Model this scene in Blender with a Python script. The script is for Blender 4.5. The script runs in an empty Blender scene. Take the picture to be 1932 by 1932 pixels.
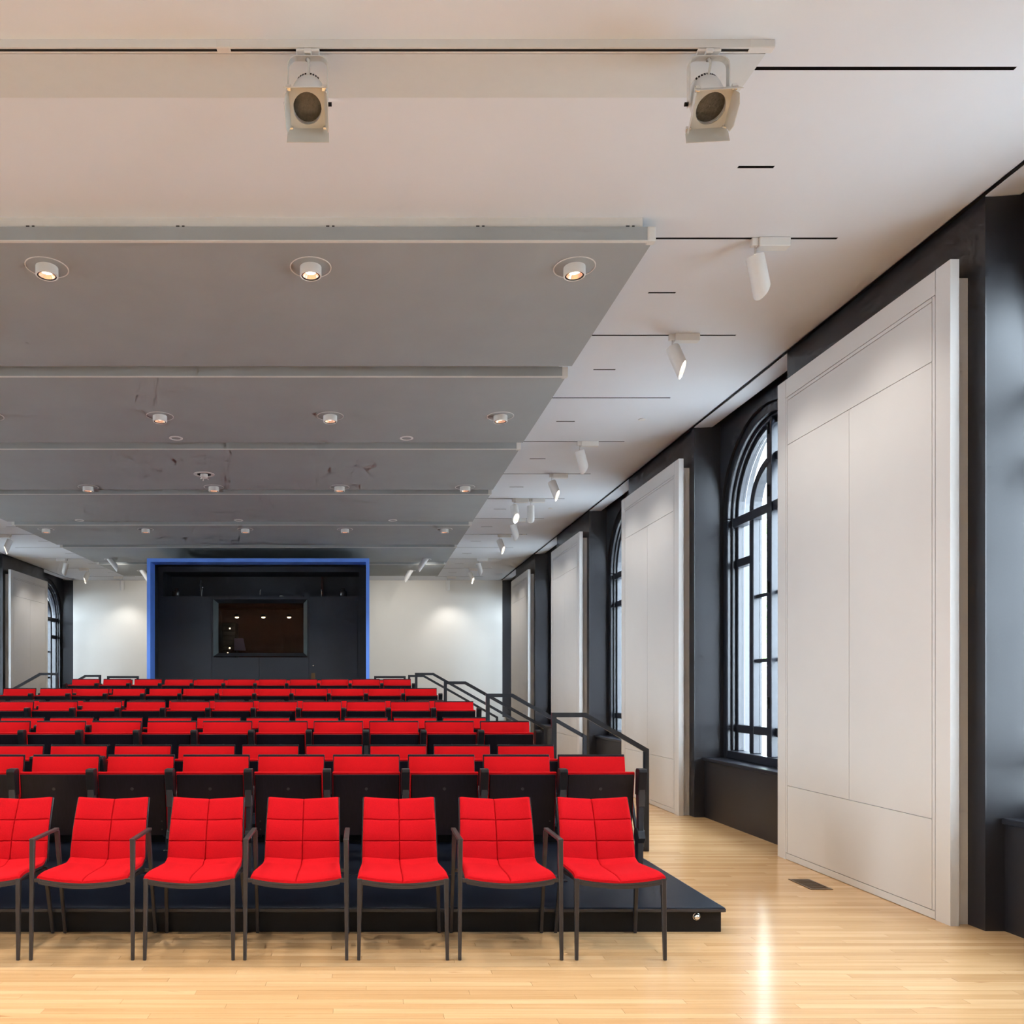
import bpy, bmesh, math, random
from mathutils import Vector, Matrix
random.seed(7)
SC = bpy.context.scene
COL = SC.collection
PI = math.pi

# ------------------------------------------------------------------ camera
F_PX, VPX, VPY, EYE = 1520.0, 690.0, 1299.0, 1.5
cam_d = bpy.data.cameras.new('camera')
cam_d.sensor_width = 36.0
cam_d.sensor_fit = 'HORIZONTAL'
cam_d.lens = 36.0 * F_PX / 1932.0
cam_d.shift_x = (966.0 - VPX) / 1932.0
cam_d.shift_y = (VPY - 966.0) / 1932.0
cam_d.clip_start = 0.05
cam_d.clip_end = 300
cam = bpy.data.objects.new('camera', cam_d)
cam.location = (0, 0, EYE)
cam.rotation_euler = (PI / 2, 0, 0)
COL.objects.link(cam)
SC.camera = cam

# ------------------------------------------------------------------ world, exposure
SKY_STRENGTH = 21.5
W = bpy.data.worlds.new('world')
SC.world = W
W.use_nodes = True
wn = W.node_tree
bg = wn.nodes['Background']
bg.inputs[0].default_value = (0.74, 0.87, 1.0, 1)
bg.inputs[1].default_value = SKY_STRENGTH
SC.view_settings.view_transform = 'Standard'
SC.view_settings.look = 'None'
SC.view_settings.exposure = 0.0
SC.view_settings.gamma = 1.0
SC.view_settings.use_curve_mapping = False
SC.cycles.use_denoising = True
SC.cycles.diffuse_bounces = 3
SC.cycles.glossy_bounces = 3
SC.cycles.max_bounces = 6
SC.cycles.use_adaptive_sampling = True
SC.cycles.adaptive_threshold = 0.12
SC.cycles.adaptive_min_samples = 12
SC.cycles.transparent_max_bounces = 12
SC.cycles.caustics_reflective = False
SC.cycles.caustics_refractive = False
SC.cycles.sample_clamp_indirect = 6.0

DOWNLIGHT_W = 170.0
WALLSPOT_W = 40.0
WARM = (1.0, 0.90, 0.78)
WARMW = (1.0, 0.95, 0.88)

# room constants
CX = -2.19                      # centre line of the hall
XW = 3.83                       # right pier face
XL = 2 * CX - XW                # left pier face
ZC = 4.54                       # ceiling
Y0, Y1 = -2.7, 22.62            # front / back wall
BAYS = [8.355 + 4.41 * k for k in range(-2, 4)]
PIERS = [6.15 + 4.41 * k for k in range(-1, 4)]
def mx(x, s): return x if s > 0 else 2 * CX - x

# ------------------------------------------------------------------ materials
MATS = {}
def mat(name, col, rough=0.5, metal=0.0, spec=0.5, noise=0.0, nscale=20.0, bump=0.0, bscale=200.0,
        emit=None, estr=0.0, coat=0.0, stretch=(1, 1, 1)):
    if name in MATS: return MATS[name]
    m = bpy.data.materials.new(name)
    m.use_nodes = True
    nt = m.node_tree
    b = nt.nodes['Principled BSDF']
    b.inputs['Base Color'].default_value = (*col, 1)
    b.inputs['Roughness'].default_value = rough
    b.inputs['Metallic'].default_value = metal
    b.inputs['Specular IOR Level'].default_value = spec
    b.inputs['Coat Weight'].default_value = coat
    if emit:
        b.inputs['Emission Color'].default_value = (*emit, 1)
        b.inputs['Emission Strength'].default_value = estr
        m.cycles.emission_sampling = 'NONE'
    tc = nt.nodes.new('ShaderNodeTexCoord')
    mp = nt.nodes.new('ShaderNodeMapping')
    mp.inputs['Scale'].default_value = stretch
    nt.links.new(tc.outputs['Object'], mp.inputs['Vector'])
    if noise > 0:
        n = nt.nodes.new('ShaderNodeTexNoise')
        n.inputs['Scale'].default_value = nscale
        n.inputs['Detail'].default_value = 4
        nt.links.new(mp.outputs['Vector'], n.inputs['Vector'])
        r = nt.nodes.new('ShaderNodeValToRGB')
        r.color_ramp.elements[0].position = 0.3
        r.color_ramp.elements[1].position = 0.7
        r.color_ramp.elements[0].color = (*[c * (1 - noise) for c in col], 1)
        r.color_ramp.elements[1].color = (*[min(1, c * (1 + noise)) for c in col], 1)
        nt.links.new(n.outputs['Fac'], r.inputs['Fac'])
        nt.links.new(r.outputs['Color'], b.inputs['Base Color'])
    if bump > 0:
        n2 = nt.nodes.new('ShaderNodeTexNoise')
        n2.inputs['Scale'].default_value = bscale
        nt.links.new(mp.outputs['Vector'], n2.inputs['Vector'])
        bp = nt.nodes.new('ShaderNodeBump')
        bp.inputs['Strength'].default_value = bump
        bp.inputs['Distance'].default_value = 0.002
        nt.links.new(n2.outputs['Fac'], bp.inputs['Height'])
        nt.links.new(bp.outputs['Normal'], b.inputs['Normal'])
    MATS[name] = m
    return m

M_CEIL = mat('ceiling_paint', (0.735, 0.775, 0.83), 0.9, noise=0.015, nscale=1.5)
M_CPANEL = mat('acoustic_panel_grey', (0.315, 0.33, 0.33), 0.8, noise=0.03, nscale=2)
M_CLIP = mat('panel_edge_white', (0.66, 0.65, 0.62), 0.5, noise=0.02)
M_WHITE = mat('white_paint', (0.66, 0.64, 0.62), 0.55, noise=0.012, nscale=3)
M_WHITEWALL = mat('white_wall', (0.80, 0.78, 0.73), 0.8, noise=0.01, nscale=2)
M_FIX = mat('white_powder_coat', (0.74, 0.73, 0.71), 0.4, noise=0.01)
M_FIXGREY = mat('warm_grey_powder_coat', (0.60, 0.59, 0.55), 0.45, noise=0.01)
M_DARKWALL = mat('charcoal_paint', (0.012, 0.012, 0.017), 0.40, spec=0.85, noise=0.06, nscale=2, bump=0.04, bscale=60)
M_FRAME = mat('navy_window_paint', (0.016, 0.018, 0.026), 0.28, noise=0.08, nscale=8)
M_BLACK = mat('black_void', (0.004, 0.004, 0.004), 0.9, noise=0.01)
M_BLACKPL = mat('black_plastic', (0.007, 0.007, 0.009), 0.45, spec=0.25, noise=0.05)
M_RED = mat('red_wool', (0.50, 0.008, 0.013), 0.95, spec=0.04, noise=0.10, nscale=220, bump=0.25, bscale=700)
M_REDT = mat('red_wool_auditorium', (0.47, 0.007, 0.010), 0.95, spec=0.04, noise=0.10, nscale=220, bump=0.25, bscale=700)
M_STEEL = mat('dark_bronze_steel', (0.040, 0.036, 0.037), 0.38, metal=0.35, noise=0.05)
M_SHELL = mat('chair_shell_dark', (0.03, 0.028, 0.03), 0.4, noise=0.05)
M_WOODBLK = mat('black_stained_plywood', (0.007, 0.005, 0.009), 0.38, spec=0.25, noise=0.25, nscale=6, stretch=(14, 14, 1))
M_DECK = mat('black_deck', (0.005, 0.007, 0.014), 0.34, spec=0.22, noise=0.2, nscale=3, stretch=(1, 9, 1), bump=0.05, bscale=30)
M_DECK.node_tree.nodes['Principled BSDF'].inputs['Specular Tint'].default_value = (0.45, 0.68, 1.0, 1)
M_NOSE = mat('deck_nosing', (0.03, 0.03, 0.034), 0.22, noise=0.05)
M_RISER = mat('black_riser', (0.005, 0.005, 0.006), 0.45, spec=0.25, noise=0.1)
M_RAIL = mat('rail_charcoal', (0.022, 0.026, 0.034), 0.36, metal=0.2, noise=0.05)
M_CHROME = mat('chrome', (0.75, 0.74, 0.72), 0.12, metal=1.0, noise=0.02)
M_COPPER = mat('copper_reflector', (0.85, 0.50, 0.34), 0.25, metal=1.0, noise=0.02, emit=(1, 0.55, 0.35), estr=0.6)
M_LAMP = mat('lamp_glow', (1, 0.95, 0.85), 0.5, noise=0.01, emit=(1.0, 0.88, 0.72), estr=9.0)
M_BLUE = mat('cobalt_blue_paint', (0.13, 0.31, 0.95), 0.55, noise=0.04, nscale=3)
M_BOOTH = mat('booth_charcoal', (0.020, 0.024, 0.033), 0.55, noise=0.05, nscale=3)
M_BOOTHIN = mat('booth_interior_maroon', (0.045, 0.010, 0.007), 0.7, noise=0.3, nscale=2)
M_LENS = mat('led_lens_grey', (0.10, 0.095, 0.085), 0.25, noise=0.2, nscale=80, bump=0.5, bscale=120)
M_BRASS = mat('bronze_plate', (0.16, 0.10, 0.05), 0.4, metal=0.8, noise=0.1)
M_LEAF = mat('leaf_green', (0.30, 0.45, 0.18), 0.7, noise=0.3, nscale=4)
M_BARK = mat('bark', (0.12, 0.09, 0.07), 0.9, noise=0.3, nscale=10)
M_LAWN = mat('pale_paving', (0.55, 0.55, 0.54), 0.9, noise=0.2, nscale=2)
M_VENT = mat('bronze_vent', (0.16, 0.11, 0.07), 0.4, metal=0.6, noise=0.05)
M_PAPER = mat('lilac_paper', (0.20, 0.19, 0.36), 0.7, noise=0.05)
M_JAR = mat('dark_glass_jar', (0.03, 0.03, 0.032), 0.1, noise=0.05)
M_PUCK = mat('pale_switch', (0.75, 0.78, 0.66), 0.4, noise=0.02)
M_PEND = mat('pendant_glow', (1, 0.8, 0.6), 0.5, noise=0.01, emit=(1.0, 0.72, 0.42), estr=7.0)

def glass(name, tint, gloss_rough=0.02, ior=1.45):
    m = bpy.data.materials.new(name)
    m.use_nodes = True
    nt = m.node_tree
    nt.nodes.clear()
    out = nt.nodes.new('ShaderNodeOutputMaterial')
    tr = nt.nodes.new('ShaderNodeBsdfTransparent')
    tr.inputs[0].default_value = (*tint, 1)
    gl = nt.nodes.new('ShaderNodeBsdfGlossy')
    gl.inputs['Roughness'].default_value = gloss_rough
    fr = nt.nodes.new('ShaderNodeFresnel')
    fr.inputs['IOR'].default_value = ior
    mix = nt.nodes.new('ShaderNodeMixShader')
    geo = nt.nodes.new('ShaderNodeNewGeometry')
    inv = nt.nodes.new('ShaderNodeMath'); inv.operation = 'SUBTRACT'; inv.inputs[0].default_value = 1.0
    nt.links.new(geo.outputs['Backfacing'], inv.inputs[1])
    mul = nt.nodes.new('ShaderNodeMath'); mul.operation = 'MULTIPLY'
    nt.links.new(fr.outputs[0], mul.inputs[0]); nt.links.new(inv.outputs[0], mul.inputs[1])
    nt.links.new(mul.outputs[0], mix.inputs[0])
    nt.links.new(tr.outputs[0], mix.inputs[1])
    nt.links.new(gl.outputs[0], mix.inputs[2])
    nt.links.new(mix.outputs[0], out.inputs['Surface'])
    return m
M_GLASS = glass('window_glass', (0.97, 0.98, 0.98), ior=1.2)
M_BGLASS = glass('booth_glass', (0.8, 0.8, 0.8), ior=1.35)

PLW, PLL = 0.0572, 1.35         # floor strip width / length
def floor_mat():
    m = bpy.data.materials.new('maple_strip_floor')
    m.use_nodes = True
    nt = m.node_tree
    N, L = nt.nodes, nt.links
    b = N['Principled BSDF']
    geo = N.new('ShaderNodeNewGeometry')
    sep = N.new('ShaderNodeSeparateXYZ')
    L.new(geo.outputs['Position'], sep.inputs[0])
    def M(op, a, bb=None, c=None):
        n = N.new('ShaderNodeMath'); n.operation = op
        for i, v in enumerate((a, bb, c)):
            if v is None: continue
            if isinstance(v, (int, float)): n.inputs[i].default_value = v
            else: L.new(v, n.inputs[i])
        return n.outputs[0]
    yr = M('DIVIDE', sep.outputs['Y'], PLW)
    row = M('FLOOR', yr)
    off = M('FRACT', M('MULTIPLY', M('ADD', row, 500.0), 0.37719))
    xr = M('ADD', M('DIVIDE', sep.outputs['X'], PLL), off)
    colm = M('FLOOR', xr)
    cmb = N.new('ShaderNodeCombineXYZ')
    L.new(row, cmb.inputs[0]); L.new(colm, cmb.inputs[1])
    wnz = N.new('ShaderNodeTexWhiteNoise'); wnz.noise_dimensions = '2D'
    L.new(cmb.outputs[0], wnz.inputs['Vector'])
    # grain along X
    mp = N.new('ShaderNodeMapping'); mp.inputs['Scale'].default_value = (1.6, 34, 1)
    L.new(geo.outputs['Position'], mp.inputs['Vector'])
    addv = N.new('ShaderNodeVectorMath'); addv.operation = 'ADD'
    L.new(mp.outputs[0], addv.inputs[0])
    sc = N.new('ShaderNodeVectorMath'); sc.operation = 'SCALE'; sc.inputs['Scale'].default_value = 40
    L.new(wnz.outputs['Color'], sc.inputs[0]); L.new(sc.outputs[0], addv.inputs[1])
    gr = N.new('ShaderNodeTexNoise'); gr.inputs['Scale'].default_value = 1.0; gr.inputs['Detail'].default_value = 5
    L.new(addv.outputs[0], gr.inputs['Vector'])
    big = N.new('ShaderNodeTexNoise'); big.inputs['Scale'].default_value = 0.5
    L.new(geo.outputs['Position'], big.inputs['Vector'])
    t = M('ADD', M('MULTIPLY', wnz.outputs['Value'], 0.40), M('MULTIPLY', gr.outputs['Fac'], 0.60))
    ramp = N.new('ShaderNodeValToRGB')
    e = ramp.color_ramp.elements
    e[0].position = 0.12; e[0].color = (0.47, 0.27, 0.12, 1)
    e[1].position = 0.85; e[1].color = (0.69, 0.465, 0.26, 1)
    e2 = ramp.color_ramp.elements.new(0.5); e2.color = (0.585, 0.37, 0.185, 1)
    L.new(t, ramp.inputs['Fac'])
    # streaky knots
    mk = N.new('ShaderNodeMapping'); mk.inputs['Scale'].default_value = (5, 40, 1)
    L.new(geo.outputs['Position'], mk.inputs['Vector'])
    kn = N.new('ShaderNodeTexNoise'); kn.inputs['Scale'].default_value = 1.0; kn.inputs['Detail'].default_value = 2
    L.new(mk.outputs[0], kn.inputs['Vector'])
    kf = N.new('ShaderNodeMapRange'); kf.inputs['From Min'].default_value = 0.68; kf.inputs['From Max'].default_value = 0.80
    L.new(kn.outputs['Fac'], kf.inputs['Value'])
    mixk = N.new('ShaderNodeMix'); mixk.data_type = 'RGBA'
    L.new(M('MULTIPLY', kf.outputs[0], 0.6), mixk.inputs['Factor'])
    L.new(ramp.outputs[0], mixk.inputs[6]); mixk.inputs[7].default_value = (0.30, 0.12, 0.035, 1)
    # joints
    fy = M('FRACT', yr); fx = M('FRACT', xr)
    jy = M('LESS_THAN', M('MINIMUM', fy, M('SUBTRACT', 1.0, fy)), 0.012)
    jx = M('LESS_THAN', M('MINIMUM', fx, M('SUBTRACT', 1.0, fx)), 0.0006)
    j = M('MAXIMUM', jy, jx)
    mixj = N.new('ShaderNodeMix'); mixj.data_type = 'RGBA'
    L.new(M('MULTIPLY', j, 0.35), mixj.inputs['Factor'])
    L.new(mixk.outputs[2], mixj.inputs[6]); mixj.inputs[7].default_value = (0.22, 0.10, 0.035, 1)
    L.new(mixj.outputs[2], b.inputs['Base Color'])
    b.inputs['Roughness'].default_value = 0.17
    b.inputs['Specular IOR Level'].default_value = 0.32
    bp = N.new('ShaderNodeBump'); bp.inputs['Strength'].default_value = 0.10; bp.inputs['Distance'].default_value = 0.003
    L.new(gr.outputs['Fac'], bp.inputs['Height'])
    L.new(bp.outputs[0], b.inputs['Normal'])
    return m
M_FLOOR = floor_mat()

# ------------------------------------------------------------------ mesh helpers
class MB:
    def __init__(s): s.v = []; s.f = []
    def add(s, vs, fs):
        o = len(s.v)
        s.v += [tuple(p) for p in vs]
        s.f += [tuple(i + o for i in f) for f in fs]
        return s
    def box(s, x0, x1, y0, y1, z0, z1):
        if x0 > x1: x0, x1 = x1, x0
        if y0 > y1: y0, y1 = y1, y0
        if z0 > z1: z0, z1 = z1, z0
        return s.add([(x0, y0, z0), (x1, y0, z0), (x1, y1, z0), (x0, y1, z0), (x0, y0, z1), (x1, y0, z1), (x1, y1, z1), (x0, y1, z1)],
                     [(0, 3, 2, 1), (4, 5, 6, 7), (0, 1, 5, 4), (1, 2, 6, 5), (2, 3, 7, 6), (3, 0, 4, 7)])
    def cyl(s, p0, p1, r0, r1=None, n=16, cap=True):
        p0, p1 = Vector(p0), Vector(p1)
        r1 = r0 if r1 is None else r1
        d = (p1 - p0).normalized()
        a = d.orthogonal().normalized(); b = d.cross(a)
        vs = []
        for p, r in ((p0, r0), (p1, r1)):
            for i in range(n):
                t = 2 * PI * i / n
                vs.append(p + (a * math.cos(t) + b * math.sin(t)) * r)
        fs = [(i, (i + 1) % n, n + (i + 1) % n, n + i) for i in range(n)]
        if cap: fs += [tuple(range(n - 1, -1, -1)), tuple(range(n, 2 * n))]
        return s.add(vs, fs)
    def lathe(s, prof, n=24, o=(0, 0, 0), ax='z', close=False):
        vs = []; fs = []
        for r, h in prof:
            for i in range(n):
                t = 2 * PI * i / n
                c, q = r * math.cos(t), r * math.sin(t)
                p = (c, q, h) if ax == 'z' else ((c, h, q) if ax == 'y' else (h, c, q))
                vs.append((p[0] + o[0], p[1] + o[1], p[2] + o[2]))
        m = len(prof)
        for j in range(m if close else m - 1):
            k = (j + 1) % m
            for i in range(n):
                fs.append((j * n + i, j * n + (i + 1) % n, k * n + (i + 1) % n, k * n + i))
        return s.add(vs, fs)
    def sphere(s, c, r, n=16, m=8, sz=1.0):
        pr = [(max(1e-4, r * math.sin(PI * j / m)), -r * sz * math.cos(PI * j / m)) for j in range(m + 1)]
        return s.lathe(pr, n, c)
    def prism(s, pts, y0, y1, ax='y'):
        n = len(pts)
        def P(a, b, t): return {'y': (a, t, b), 'x': (t, a, b), 'z': (a, b, t)}[ax]
        vs = [P(a, b, y0) for a, b in pts] + [P(a, b, y1) for a, b in pts]
        fs = [tuple(range(n - 1, -1, -1)), tuple(range(n, 2 * n))] + [(i, (i + 1) % n, n + (i + 1) % n, n + i) for i in range(n)]
        return s.add(vs, fs)
    def sweep(s, path, w, d, closed=False):
        # path of (x,z) points, square section w in plane, d along y, mitred
        n = len(path)
        P = [Vector(p) for p in path]
        vs = []
        for i in range(n):
            a = (P[i] - P[i - 1]).normalized() if (i > 0 or closed) else (P[1] - P[0]).normalized()
            b = (P[(i + 1) % n] - P[i]).normalized() if (i < n - 1 or closed) else a
            na, nb = Vector((-a.y, a.x)), Vector((-b.y, b.x))
            nn = (na + nb)
            nn = nn / nn.length
            k = (w / 2) / max(0.3, nn.dot(na))
            for q, yy in ((1, -d / 2), (1, d / 2), (-1, d / 2), (-1, -d / 2)):
                p = P[i] + nn * k * q
                vs.append((p.x, yy, p.y))
        fs = []
        for i in range(n if closed else n - 1):
            j = (i + 1) % n
            for q in range(4):
                fs.append((i * 4 + q, i * 4 + (q + 1) % 4, j * 4 + (q + 1) % 4, j * 4 + q))
        if not closed: fs += [(3, 2, 1, 0), ((n - 1) * 4, (n - 1) * 4 + 1, (n - 1) * 4 + 2, (n - 1) * 4 + 3)]
        return s.add(vs, fs)
    def tube(s, pts, r, n=8):
        for a, b in zip(pts[:-1], pts[1:]): s.cyl(a, b, r, n=n)
        return s
    def ring(s, cy, cz, ro, ri, x0, x1, a0=0.0, a1=PI, n=28):
        # arched ring in the YZ plane, x0..x1 thick
        vs = []; fs = []
        for i in range(n + 1):
            t = a0 + (a1 - a0) * i / n
            c, q = math.cos(t), math.sin(t)
            for r in (ri, ro):
                for x in (x0, x1):
                    vs.append((x, cy + r * c, cz + r * q))
        for i in range(n):
            a, b = 4 * i, 4 * i + 4
            fs += [(a, a + 1, b + 1, b), (a + 2, b + 2, b + 3, a + 3), (a, b, b + 2, a + 2), (a + 1, a + 3, b + 3, b + 1)]
        fs += [(0, 2, 3, 1), (4 * n, 4 * n + 1, 4 * n + 3, 4 * n + 2)]
        return s.add(vs, fs)
    def xform(s, M):
        s.v = [tuple(M @ Vector(p)) for p in s.v]
        return s
    def mesh(s, name, m, smooth=False, bevel=0.0, seg=1, recalc=True):
        me = bpy.data.meshes.new(name)
        me.from_pydata(s.v, [], s.f)
        bm = bmesh.new(); bm.from_mesh(me)
        if recalc: bmesh.ops.recalc_face_normals(bm, faces=bm.faces)
        if bevel > 0:
            ed = [e for e in bm.edges if len(e.link_faces) == 2 and e.calc_face_angle(0) > 0.5]
            bmesh.ops.bevel(bm, geom=ed, offset=bevel, segments=seg, affect='EDGES', profile=0.6)
        if smooth:
            for f in bm.faces: f.smooth = True
            for e in bm.edges:
                if len(e.link_faces) == 2 and e.calc_face_angle(0) > 0.7: e.smooth = False
        bm.to_mesh(me); bm.free()
        me.materials.append(m)
        return me
    def build(s, name, m, parent=None, **k):
        o = bpy.data.objects.new(name, s.mesh(name, m, **k))
        COL.objects.link(o)
        if parent: o.parent = parent
        return o

def tag(o, label=None, cat=None, group=None, kind=None):
    if label: o['label'] = label
    if cat: o['category'] = cat
    if group: o['group'] = group
    if kind: o['kind'] = kind
    return o
def empty(name, loc=(0, 0, 0), rz=0.0):
    o = bpy.data.objects.new(name, None)
    o.empty_display_size = 0.1
    o.location = loc
    o.rotation_euler = (0, 0, rz)
    COL.objects.link(o)
    return o
def copy_tree(o, parent=None):
    c = o.copy()
    COL.objects.link(c)
    c.parent = parent
    for ch in list(o.children): copy_tree(ch, c)
    return c
def spot_light(parent, loc, direction, watts, angle, blend, radius, col, name='lamp_light'):
    l = bpy.data.lights.new(name, 'SPOT')
    l.energy = watts
    l.spot_size = math.radians(angle)
    l.spot_blend = blend
    l.shadow_soft_size = radius
    l.color = col
    o = bpy.data.objects.new(name, l)
    COL.objects.link(o)
    o.location = loc
    o.rotation_euler = Vector(direction).to_track_quat('-Z', 'Y').to_euler()
    if parent: o.parent = parent
    return o
ORD = ['first', 'second', 'third', 'fourth', 'fifth', 'sixth', 'seventh', 'eighth', 'ninth', 'tenth', 'eleventh', 'twelfth', 'thirteenth', 'fourteenth', 'fifteenth']

# ================================================================== THE SETTING
# floor: near strips are real boards, the rest carries the same strip pattern in its material
PY0, PY1 = 58, 88               # board rows (row index * PLW)
ya, yb = PY0 * PLW, PY1 * PLW   # 3.32 .. 5.03
px0, px1 = -2.9, 3.95
fl = MB()
XA, XB = 2 * CX - 4.6, 4.6
fl.box(XA, XB, Y0 - 0.3, ya, -0.15, 0)
fl.box(XA, XB, yb, Y1 + 0.3, -0.15, 0)
fl.box(XA, px0, ya, yb, -0.15, 0)
fl.box(px1, XB, ya, yb, -0.15, 0)
fl.box(px0, px1, ya, yb, -0.15, -0.02)
floor = tag(fl.build('floor', M_FLOOR), kind='structure')
plank_mesh = {}
for r in range(PY0, PY1):
    off = ((r + 500) * 0.37719) % 1.0
    k0 = math.floor(px0 / PLL + off)
    k1 = math.floor(px1 / PLL + off)
    for k in range(k0, k1 + 1):
        xa = max(px0, (k - off) * PLL); xb = min(px1, (k + 1 - off) * PLL)
        if xb - xa < 0.01: continue
        key = round(xb - xa, 4)
        if key not in plank_mesh:
            g = 0.0005
            plank_mesh[key] = MB().box(g, xb - xa - g, g, PLW - g, -0.019, 0).mesh('plank', M_FLOOR)
        o = bpy.data.objects.new('plank', plank_mesh[key])
        COL.objects.link(o)
        o.location = (xa, r * PLW, 0)
        o.parent = floor

# side walls
def side_wall(s):
    name = 'wall_right' if s > 0 else 'wall_left'
    w = MB()
    B = lambda x0, x1, *a: w.box(mx(x0, s), mx(x1, s), *a)
    for c in PIERS:
        B(XW, 4.46, c - 1.17, c + 1.17, 0, 4.85)
    B(XW, 4.46, Y0 - 0.3, BAYS[0] - 1.035, 0, 4.85)
    for c in BAYS:
        B(3.95, 4.46, c - 1.036, c + 1.036, 0, 0.66)          # apron under the sill
        # arched wall behind the recess
        n = 32
        top = 4.85; zs = 3.44; r = 1.0
        pts = [(c + r * math.cos(PI * i / n), zs + r * math.sin(PI * i / n)) for i in range(n + 1)]
        for i in range(n):
            (ya_, za_), (yb_, zb_) = pts[i], pts[i + 1]
            vs = []
            for x in (mx(4.12, s), mx(4.46, s)):
                vs += [(x, ya_, za_), (x, yb_, zb_), (x, yb_, top), (x, ya_, top)]
            w.add(vs, [(0, 1, 2, 3), (7, 6, 5, 4), (0, 4, 5, 1), (2, 6, 7, 3)])
        B(4.12, 4.46, c - 1.036, c - 1.0, 0.66, top)
        B(4.12, 4.46, c + 1.0, c + 1.036, 0.66, top)
    o = tag(w.build(name, M_DARKWALL), kind='structure')
    # shallow splay on the pier reveals
    for c in BAYS:
        for q in (-1, 1):
            p = MB().prism([(mx(XW + 0.002, s), c + q * 1.0355), (mx(4.118, s), c + q * 1.0355), (mx(4.118, s), c + q * 1.0)], 0.70, ZC - 0.002, ax='z')
            p.build('reveal', M_DARKWALL, o)
        sl = MB().box(mx(3.925, s), mx(4.30, s), c - 1.034, c + 1.034, 0.662, 0.70)
        sl.build('window_sill', M_FRAME, o, bevel=0.006)
    return o
WR = side_wall(1)
WL = side_wall(-1)
bw = MB().box(XA, XB, Y1, Y1 + 0.3, 0, 4.85)
tag(bw.build('wall_back', M_WHITEWALL), kind='structure')
fw = MB().box(XA, XB, Y0 - 0.6, Y0 - 0.3, 0, 4.85)
tag(fw.build('wall_front', M_WHITEWALL), kind='structure')

# windows
def make_window(n):
    root = empty('window_%d' % n)
    zs, c = 3.44, 0.0
    m = MB(); m.ring(0, zs, 0.998, 0.90, 4.15, 4.32); m.box(4.15, 4.32, -0.998, -0.90, 0.70, zs); m.box(4.15, 4.32, 0.90, 0.998, 0.70, zs)
    m.box(4.15, 4.32, -0.90, 0.90, 0.70, 0.79)
    m.build('outer_frame', M_FRAME, root, bevel=0.012, seg=2)
    m = MB(); m.ring(0, zs, 0.90, 0.865, 4.20, 4.32); m.box(4.20, 4.32, -0.90, -0.865, 0.79, zs); m.box(4.20, 4.32, 0.865, 0.90, 0.79, zs)
    m.build('inner_frame', M_FRAME, root, bevel=0.008)
    m = MB(); m.ring(0, zs, 0.865, 0.82, 4.24, 4.32); m.box(4.24, 4.32, -0.865, -0.82, 0.79, zs); m.box(4.24, 4.32, 0.82, 0.865, 0.79, zs)
    m.build('sash', M_FRAME, root, bevel=0.006)
    MB().box(4.18, 4.32, -0.05, 0.05, 0.79, zs + 0.87).build('centre_mullion', M_FRAME, root, bevel=0.006)
    for zz in (1.35, 2.55, 3.55, 4.2):
        MB().cyl((4.175, 0.0, zz - 0.06), (4.175, 0.0, zz + 0.06), 0.012, n=10).build('hinge', M_BLACKPL, root)
    for q in (-1, 1):
        MB().box(4.22, 4.32, q * 0.42, q * 0.51, 0.79, zs).build('mullion', M_FRAME, root, bevel=0.006)
        MB().box(4.235, 4.32, q * 0.51, q * 0.82, 2.88, 2.97).build('glazing_bar', M_FRAME, root, bevel=0.004)
        for zz in (1.80, 2.50):
            MB().box(4.25, 4.32, q * 0.05, q * 0.42, zz - 0.02, zz + 0.02).build('glazing_bar', M_FRAME, root, bevel=0.004)
        MB().box(4.23, 4.32, q * 0.05, q * 0.42, 1.00, 1.09).build('bottom_rail', M_FRAME, root, bevel=0.004)
        MB().box(4.23, 4.32, q * 0.51, q * 0.82, 1.00, 1.09).build('bottom_rail', M_FRAME, root, bevel=0.004)
        # panes
        cols = [(0.51, 0.82, [(0.79, 1.0), (1.09, 2.88), (2.97, 3.36)]), (0.05, 0.42, [(0.79, 1.0), (1.09, 1.78), (1.82, 2.48), (2.52, 3.36)])]
        for a, b, rows in cols:
            for z0, z1 in rows:
                MB().box(4.285, 4.291, q * a, q * b, z0, z1).build('pane', M_GLASS, root)
        lo, hi = (0.0, PI / 2) if q > 0 else (PI / 2, PI)
        MB().ring(0, zs, 0.82, 0.505, 4.285, 4.291, lo, hi, 14).build('pane', M_GLASS, root)
        MB().ring(0, zs, 0.425, 0.01, 4.285, 4.291, lo, hi, 14).build('pane', M_GLASS, root)
    MB().ring(0, zs, 0.51, 0.42, 4.22, 4.32).build('arch_tracery', M_FRAME, root, bevel=0.006)
    MB().box(4.20, 4.32, -0.865, 0.865, 3.34, 3.44).build('transom', M_FRAME, root, bevel=0.006)
    tag(root, kind='structure')
    return root
w0 = make_window(1)
wins = [w0]
for s in (1, -1):
    for i, c in enumerate(BAYS):
        if s > 0 and i == 0:
            w = w0
        else:
            w = copy_tree(w0)
            w.name = 'window_%d' % (len(wins) + 1)
            wins.append(w)
        if s > 0: w.location = (0, c, 0)
        else:
            w.location = (2 * CX, c, 0); w.rotation_euler = (0, 0, PI)
        w['kind'] = 'structure'
        # daylight portal in the opening
        l = bpy.data.lights.new('daylight_portal', 'AREA')
        l.shape = 'RECTANGLE'; l.size = 2.0; l.size_y = 3.7
        l.cycles.is_portal = True
        po = bpy.data.objects.new('daylight_portal', l)
        COL.objects.link(po)
        po.location = (mx(4.42, s), c, 2.57)
        po.rotation_euler = Vector((-s, 0, 0)).to_track_quat('-Z', 'Y').to_euler()
# for the turned windows: mirrored about the hall's centre (symmetric in y, so a half turn is enough)

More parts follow.
